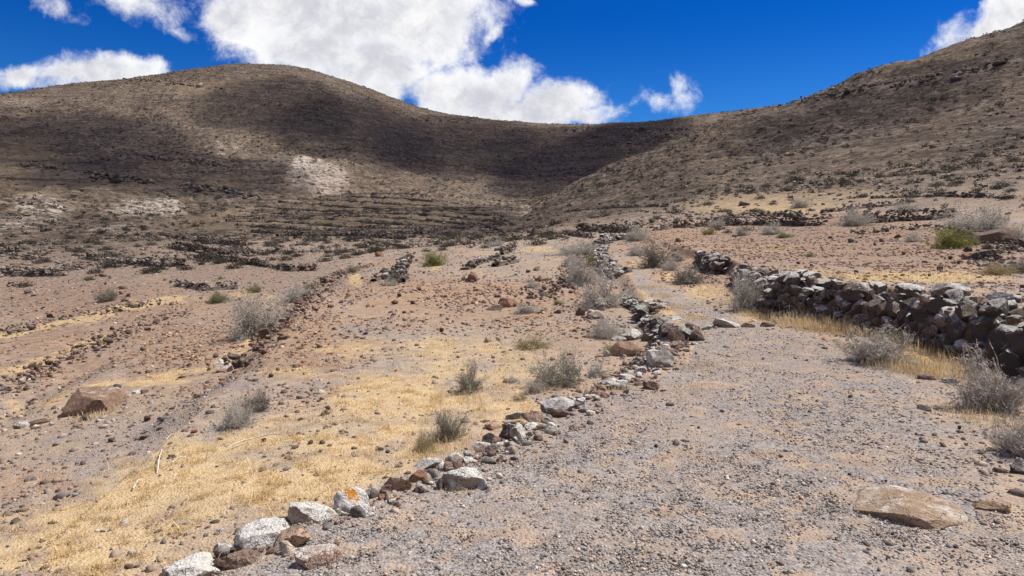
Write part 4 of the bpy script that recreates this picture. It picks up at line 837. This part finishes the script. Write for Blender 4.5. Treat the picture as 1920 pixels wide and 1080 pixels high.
x, y, r, s = np.concatenate([x, x2[k2]]), np.concatenate([y, y2[k2]]), np.concatenate([r, r2[k2]]), np.concatenate([s, R.lognormal(math.log(.52), .4, int(k2.sum()))]); z = zground(x, y)
print('scrub', len(x))
app = s / r * np.where(np.abs(np.arctan2(x, y)) < .63, 1, 0); order = np.argsort(-app); big = order[:230]; rest = order[230:]
for i in big:
    th = math.atan2(x[i], y[i]); o = bpy.data.objects.new('hill_shrub', PUFF_N[int(R.integers(0, 12))]); COL.objects.link(o)
    o.location = (x[i], y[i], z[i]); o.rotation_euler = (0, 0, R.uniform(0, 6.28)); o.scale = (s[i], s[i] * .9, s[i] * .8)
    if th > math.radians(7): lab, g = 'dark low shrub dotted over the slope on the right', 'shrubs on the right slope'
    elif th < math.radians(-12): lab, g = 'small dark shrub dotted over the left valley floor', 'shrubs on the left valley floor'
    else: lab, g = 'grey shrub at the mouth of the gully', 'shrubs around the gully mouth'
    tag(o, lab, 'shrub', g, 'thing')
col = pick(R, len(rest), [c + (1.,) for c in SCRUB], .25)
V, Fc, C = scatter(PUFF_F, np.stack([x, y, z], 1)[rest], (s[:, None] * np.array([1, .9, .8]))[rest], col, R, .1)
tag(obj('scrub', mesh('scrub', V, Fc, M_LEAF, C)), 'dark scrub speckling the far hillsides', 'scrub', None, 'stuff')

# ------------------------------------------------------------------ dry grass
R = np.random.default_rng(93); n = 1500000
x, y, r = polar_sample(R, n, 2.4, 40); n = len(x); X, Y = x, y
g = masks(x, y, True)['grass']; clump = np.clip(.15 + 2.6 * fbm(x * 4.2, y * 4.2, 3, 41, .65), 0, 1.6); kp = R.uniform(size=n) < np.clip(g * 1.3 - .15, 0, 1) * clump * .62
x, y, r = x[kp], y[kp], r[kp]; n = len(x); wall_d, wall_s, _ = polyline_dist(x, y, WALL)
hx = [np.zeros(n)]
for (px, py, rad, cnt, hm_) in [(1470, 606, .3, 700, .10), (1500, 608, .5, 2200, .17), (1545, 612, .55, 3200, .19), (1590, 620, .5, 2200, .17), (1630, 660, .4, 1000, .12), (1690, 690, .45, 1800, .12), (1740, 695, .5, 2200, .15), (1790, 705, .45, 1800, .15), (1660, 628, .5, 1500, .16), (1720, 650, .5, 1600, .16), (1800, 672, .5, 1400, .16), (1850, 790, .3, 700, .1),
        (1412, 590, .35, 900, .10), (1440, 598, .3, 700, .10), (1262, 576, .35, 900, .06), (1240, 556, .35, 900, .07), (1222, 540, .4, 900, .07), (1300, 596, .3, 700, .06), (1340, 548, .5, 900, .07), (1390, 570, .4, 800, .08), (885, 740, .4, 900, .07), (842, 830, .3, 900, .08), (800, 850, .22, 600, .07), (1050, 728, .5, 900, .06), (560, 690, .5, 900, .06), (180, 778, .3, 700, .08), (1150, 728, .2, 500, .06), (1310, 690, .25, 700, .04), (1300, 735, .3, 700, .04), (860, 912, .15, 500, .03)]:
    cnt = int(cnt * .42); hm_ *= .85; c_ = hit(px, py); a_ = R.uniform(0, 2 * PI, cnt); q_ = rad * np.sqrt(R.uniform(0, 1, cnt)) * (.6 + .6 * R.uniform(0, 1, cnt)); x = np.concatenate([x, c_[0] + q_ * np.cos(a_)]); y = np.concatenate([y, c_[1] + q_ * np.sin(a_) * 1.3]); hx.append(np.full(cnt, hm_))
hx = np.concatenate(hx); n = len(x); r = np.hypot(x, y); az = R.uniform(0, 2 * PI, n); lean = np.where(hx > 0, R.uniform(.1, .9, n), R.uniform(.3, 2., n)); wd = .0009 * (1 + r * .16)
hgt = R.lognormal(math.log(.028), .5, n) * (.55 + .6 * np.clip(.30 + 2.2 * fbm(x * 4.2, y * 4.2, 3, 41, .65), 0, 1.6)) * (1 + r * .02)
hgt = np.where(hx > 0, hx * R.lognormal(-.1, .4, n), hgt)
b = np.stack([x, y, zground(x, y)], 1); dirx = np.stack([np.cos(az), np.sin(az), 0 * az], 1); side = np.stack([-np.sin(az), np.cos(az), 0 * az], 1) * wd[:, None]
mid = b + dirx * (lean * hgt * .3)[:, None] + np.array([0, 0, 1]) * (hgt * .6)[:, None]; tip = b + dirx * (lean * hgt)[:, None] + np.array([0, 0, 1]) * (hgt * np.clip(1.1 - lean * .5, .3, 1))[:, None]
V = np.stack([b - side, b + side, mid + side * .8, mid - side * .8, tip], 1).reshape(-1, 3); o5 = (np.arange(n) * 5)[:, None]
Fc = np.concatenate([o5 + np.array([[0, 1, 2]]), o5 + np.array([[0, 2, 3]]), o5 + np.array([[3, 2, 4]])])
C = np.ones((n, 4)); C[:, :3] = np.array([(.54, .38, .165), (.66, .49, .26), (.45, .31, .135), (.62, .48, .31)])[R.integers(0, 4, n)] * np.exp(R.normal(0, .18, (n, 1)))
C[hx > 0, :3] = C[hx > 0, :3] * .55 + np.array([.66, .54, .34]) * .45
tag(obj('grass', mesh('grass', V, Fc, M_STRAW, np.repeat(C, 5, 0))), 'short straw yellow dry grass', 'grass', None, 'stuff')
print('blades', n)

# ------------------------------------------------------------------ clouds between the sun and the hills: they throw the shade that lies over the slopes
mc = bpy.data.materials.new('cloud_vapour'); mc.use_nodes = True; nc = N(mc)
pv = nc.n('ShaderNodeVolumeScatter'); pv.inputs['Color'].default_value = (.97, .97, .98, 1); pv.inputs['Density'].default_value = .018; pv.inputs['Anisotropy'].default_value = .3
nc.put(nc.n('ShaderNodeOutputMaterial').inputs['Volume'], pv.outputs[0])
CLOUDS = [(110, 262, 260, 52, 1.), (330, 330, 260, 40, .8), (520, 200, 150, 55, .8), (680, 250, 150, 70, 1.), (860, 280, 150, 60, 1.), (1030, 275, 130, 34, .9), (1120, 300, 110, 28, 1.5), (1010, 322, 80, 22, 1.2), (1170, 246, 90, 18, .7), (740, 405, 240, 30, .3), (930, 425, 80, 18, .45), (200, 420, 300, 26, .2), (140, 330, 150, 30, .6), (1480, 235, 110, 30, .45), (1600, 215, 150, 36, .45), (1780, 170, 150, 40, .4)]
ALT = 520.
for i, (px, py, rx, ry, w) in enumerate(CLOUDS):
    c = hit(px, py); nn = hit(px, py - ry); ss = hit(px, py + ry); rxm = rx / ppm(c)
    ay = (nn - ss)[:2] / 2; L = np.hypot(*ay); ay = ay / max(L, 1e-6) * np.clip(L, 12, 130)
    lift = (ALT - c[2]) / SUN[2]; cc = c + SUN * lift; hz = 30 + 14 * w
    V, Fc = ICO[4]; V = V * (1 + .16 * np.array([mnoise.noise(Vector(v * 2.2 + i * 7)) + .5 * mnoise.noise(Vector(v * 5 + i)) for v in V]))[:, None]
    W = np.zeros_like(V); W[:, 0] = V[:, 0] * rxm + V[:, 1] * ay[0]; W[:, 1] = V[:, 1] * ay[1]; W[:, 2] = V[:, 2] * hz * w
    if ay[1] < 0: Fc = Fc[:, ::-1]
    o = obj('cloud', mesh('cloud', W, Fc, mc, smooth=True), None, cc); tag(o, 'white cloud drifting over the valley', 'cloud', 'clouds overhead', 'structure')

# ------------------------------------------------------------------ sun, sky, camera
sd = bpy.data.lights.new('sun', 'SUN'); sd.energy = 4.8; sd.angle = math.radians(.53); sd.color = (1., .955, .89); so = bpy.data.objects.new('sun', sd); COL.objects.link(so)
so.rotation_euler = Vector(SUN).to_track_quat('Z', 'Y').to_euler()
W = bpy.data.worlds.new('World'); SC.world = W; W.use_nodes = True; n = N(W)
sky = n.n('ShaderNodeTexSky', sky_type='NISHITA'); sky.sun_disc = False; sky.sun_elevation = SUN_EL; sky.sun_rotation = SUN_AZ; sky.altitude = 300; sky.air_density = 1.; sky.dust_density = .2; sky.ozone_density = 3.
G = n.n('ShaderNodeTexCoord').outputs['Generated']; sx = n.n('ShaderNodeSeparateXYZ'); n.put(sx.inputs[0], G)
yy = n.math('MAXIMUM', sx.outputs[1], .05); cb = n.n('ShaderNodeCombineXYZ'); n.put(cb.inputs[0], n.math('DIVIDE', sx.outputs[0], yy)); n.put(cb.inputs[1], n.math('DIVIDE', sx.outputs[2], yy)); uv = cb.outputs[0]
warp = n.vec('SUBTRACT', n.noise(uv, 7., 5, .6, color=True), (.5, .5, .5)).outputs[0]; ws = n.n('ShaderNodeVectorMath', operation='SCALE'); n.put(ws.inputs[0], warp); ws.inputs['Scale'].default_value = .06
uw = n.vec('ADD', uv, ws.outputs[0]).outputs[0]
SKYB = [(650, 30, 270, 115, 0, 1.), (540, -20, 170, 90, 0, 1.), (780, 30, 150, 110, 0, 1.), (690, 115, 130, 85, 0, 1.), (610, 90, 150, 70, 0, 1.), (440, 30, 70, 70, 0, .85), (735, 145, 60, 45, 0, .8),
 (880, 185, 130, 60, 0, 1.), (955, 160, 60, 50, 0, .85), (1035, 195, 85, 52, 0, 1.), (810, 175, 70, 42, 0, .85), (1095, 222, 50, 24, 0, .7), (960, 215, 190, 40, 0, 1.), (690, 180, 80, 40, 0, .8),
 (205, 138, 110, 38, 0, .9), (42, 140, 62, 24, 0, .75), (120, 138, 80, 30, 0, .7), (265, 125, 55, 26, 0, .75),
 (115, 12, 60, 28, -25, .42), (270, 8, 90, 36, -20, .42), (330, 55, 50, 18, -20, .34), (1238, 190, 80, 22, -25, .28), (1280, 175, 34, 46, 0, .28), (1200, 182, 50, 16, 40, .2),
 (1890, 30, 80, 62, 35, .95), (1930, 50, 80, 66, 0, 1.), (1790, 60, 60, 40, 35, .55), (1850, 45, 60, 40, 35, .7), (985, 4, 24, 9, 0, .4), (920, 70, 34, 14, 40, .42)]
def uvof(px, py): d = ray(px, py); return d[0] / d[1], d[2] / d[1]
dens = None
for (px, py, rx, ry, rot, w) in SKYB:
    u0, v0 = uvof(px, py); mp = n.n('ShaderNodeMapping', vector_type='TEXTURE'); n.put(mp.inputs[0], uw); mp.inputs['Location'].default_value = (u0, v0, 0); mp.inputs['Rotation'].default_value = (0, 0, math.radians(rot)); mp.inputs['Scale'].default_value = (rx / F, ry / F, 1)
    l = n.vec('LENGTH', mp.outputs[0]).outputs['Value']; d = n.math('MULTIPLY', n.math('SUBTRACT', 1.15, l), w)
    if dens is None: dens = d
    else:
        x = n.n('ShaderNodeMath', operation='SMOOTH_MAX'); n.put(x.inputs[0], dens); n.put(x.inputs[1], d); x.inputs[2].default_value = .12; dens = x.outputs[0]
dens = n.math('MAXIMUM', dens, -.6)
nf = n.noise(uw, 12., 12, .66); nb = n.noise(uv, 5., 6, .55); 
dd = n.math('ADD', n.math('MULTIPLY', dens, 1.15), n.math('MULTIPLY', n.math('SUBTRACT', nf, .5), 2.0))
rest = n.remap(n.noise(G, 2.2, 5, .6), .48, .62, 0., .8)  # unseen cloud cover outside the view, added to fill shadows with neutral light
alpha = n.mix(n.remap(sx.outputs[1], .06, .2), rest, n.remap(dd, 0., .64))
thick = n.remap(n.math('ADD', dens, n.math('MULTIPLY', n.math('SUBTRACT', nb, .5), 1.6)), .2, .85)
ccol = n.mix(thick, (.93, .95, 1.), (.62, .625, .69)); ccol = n.mix(n.remap(nf, .38, .66, 0., .85), ccol, (1.0, 1.0, 1.0))
blue = n.mix(1., sky.outputs[0], n.mix(n.remap(sx.outputs[2], .08, .30), (.095, .335, .655), (.006, .195, .56)), 'MULTIPLY')
bg1 = n.n('ShaderNodeBackground'); n.put(bg1.inputs[0], blue); bg1.inputs[1].default_value = .12
inview = n.remap(sx.outputs[1], .06, .2)
bg2 = n.n('ShaderNodeBackground'); n.put(bg2.inputs[0], n.mix(inview, (1.25, 1.12, .97), ccol)); bg2.inputs[1].default_value = .76  # added clouds out of view are warmer and brighter, to lift the shade
ms = n.n('ShaderNodeMixShader'); n.put(ms.inputs[0], alpha); n.put(ms.inputs[1], bg1.outputs[0]); n.put(ms.inputs[2], bg2.outputs[0]); n.put(n.n('ShaderNodeOutputWorld').inputs[0], ms.outputs[0])

cd = bpy.data.cameras.new('camera'); cd.sensor_width = 36; cd.lens = 36 * F / 1920; cd.clip_start = .05; cd.clip_end = 6000; co = bpy.data.objects.new('camera', cd); COL.objects.link(co); co.location = (0, 0, CZ); co.rotation_euler = (PI / 2 - PITCH, 0, 0); SC.camera = co
SC.view_settings.view_transform = 'Standard'; SC.view_settings.look = 'None'; SC.view_settings.exposure = .42; SC.view_settings.gamma = 1
SC.render.engine = 'CYCLES'; SC.cycles.max_bounces = 5; SC.cycles.diffuse_bounces = 3; SC.cycles.volume_bounces = 0; SC.cycles.transparent_max_bounces = 40
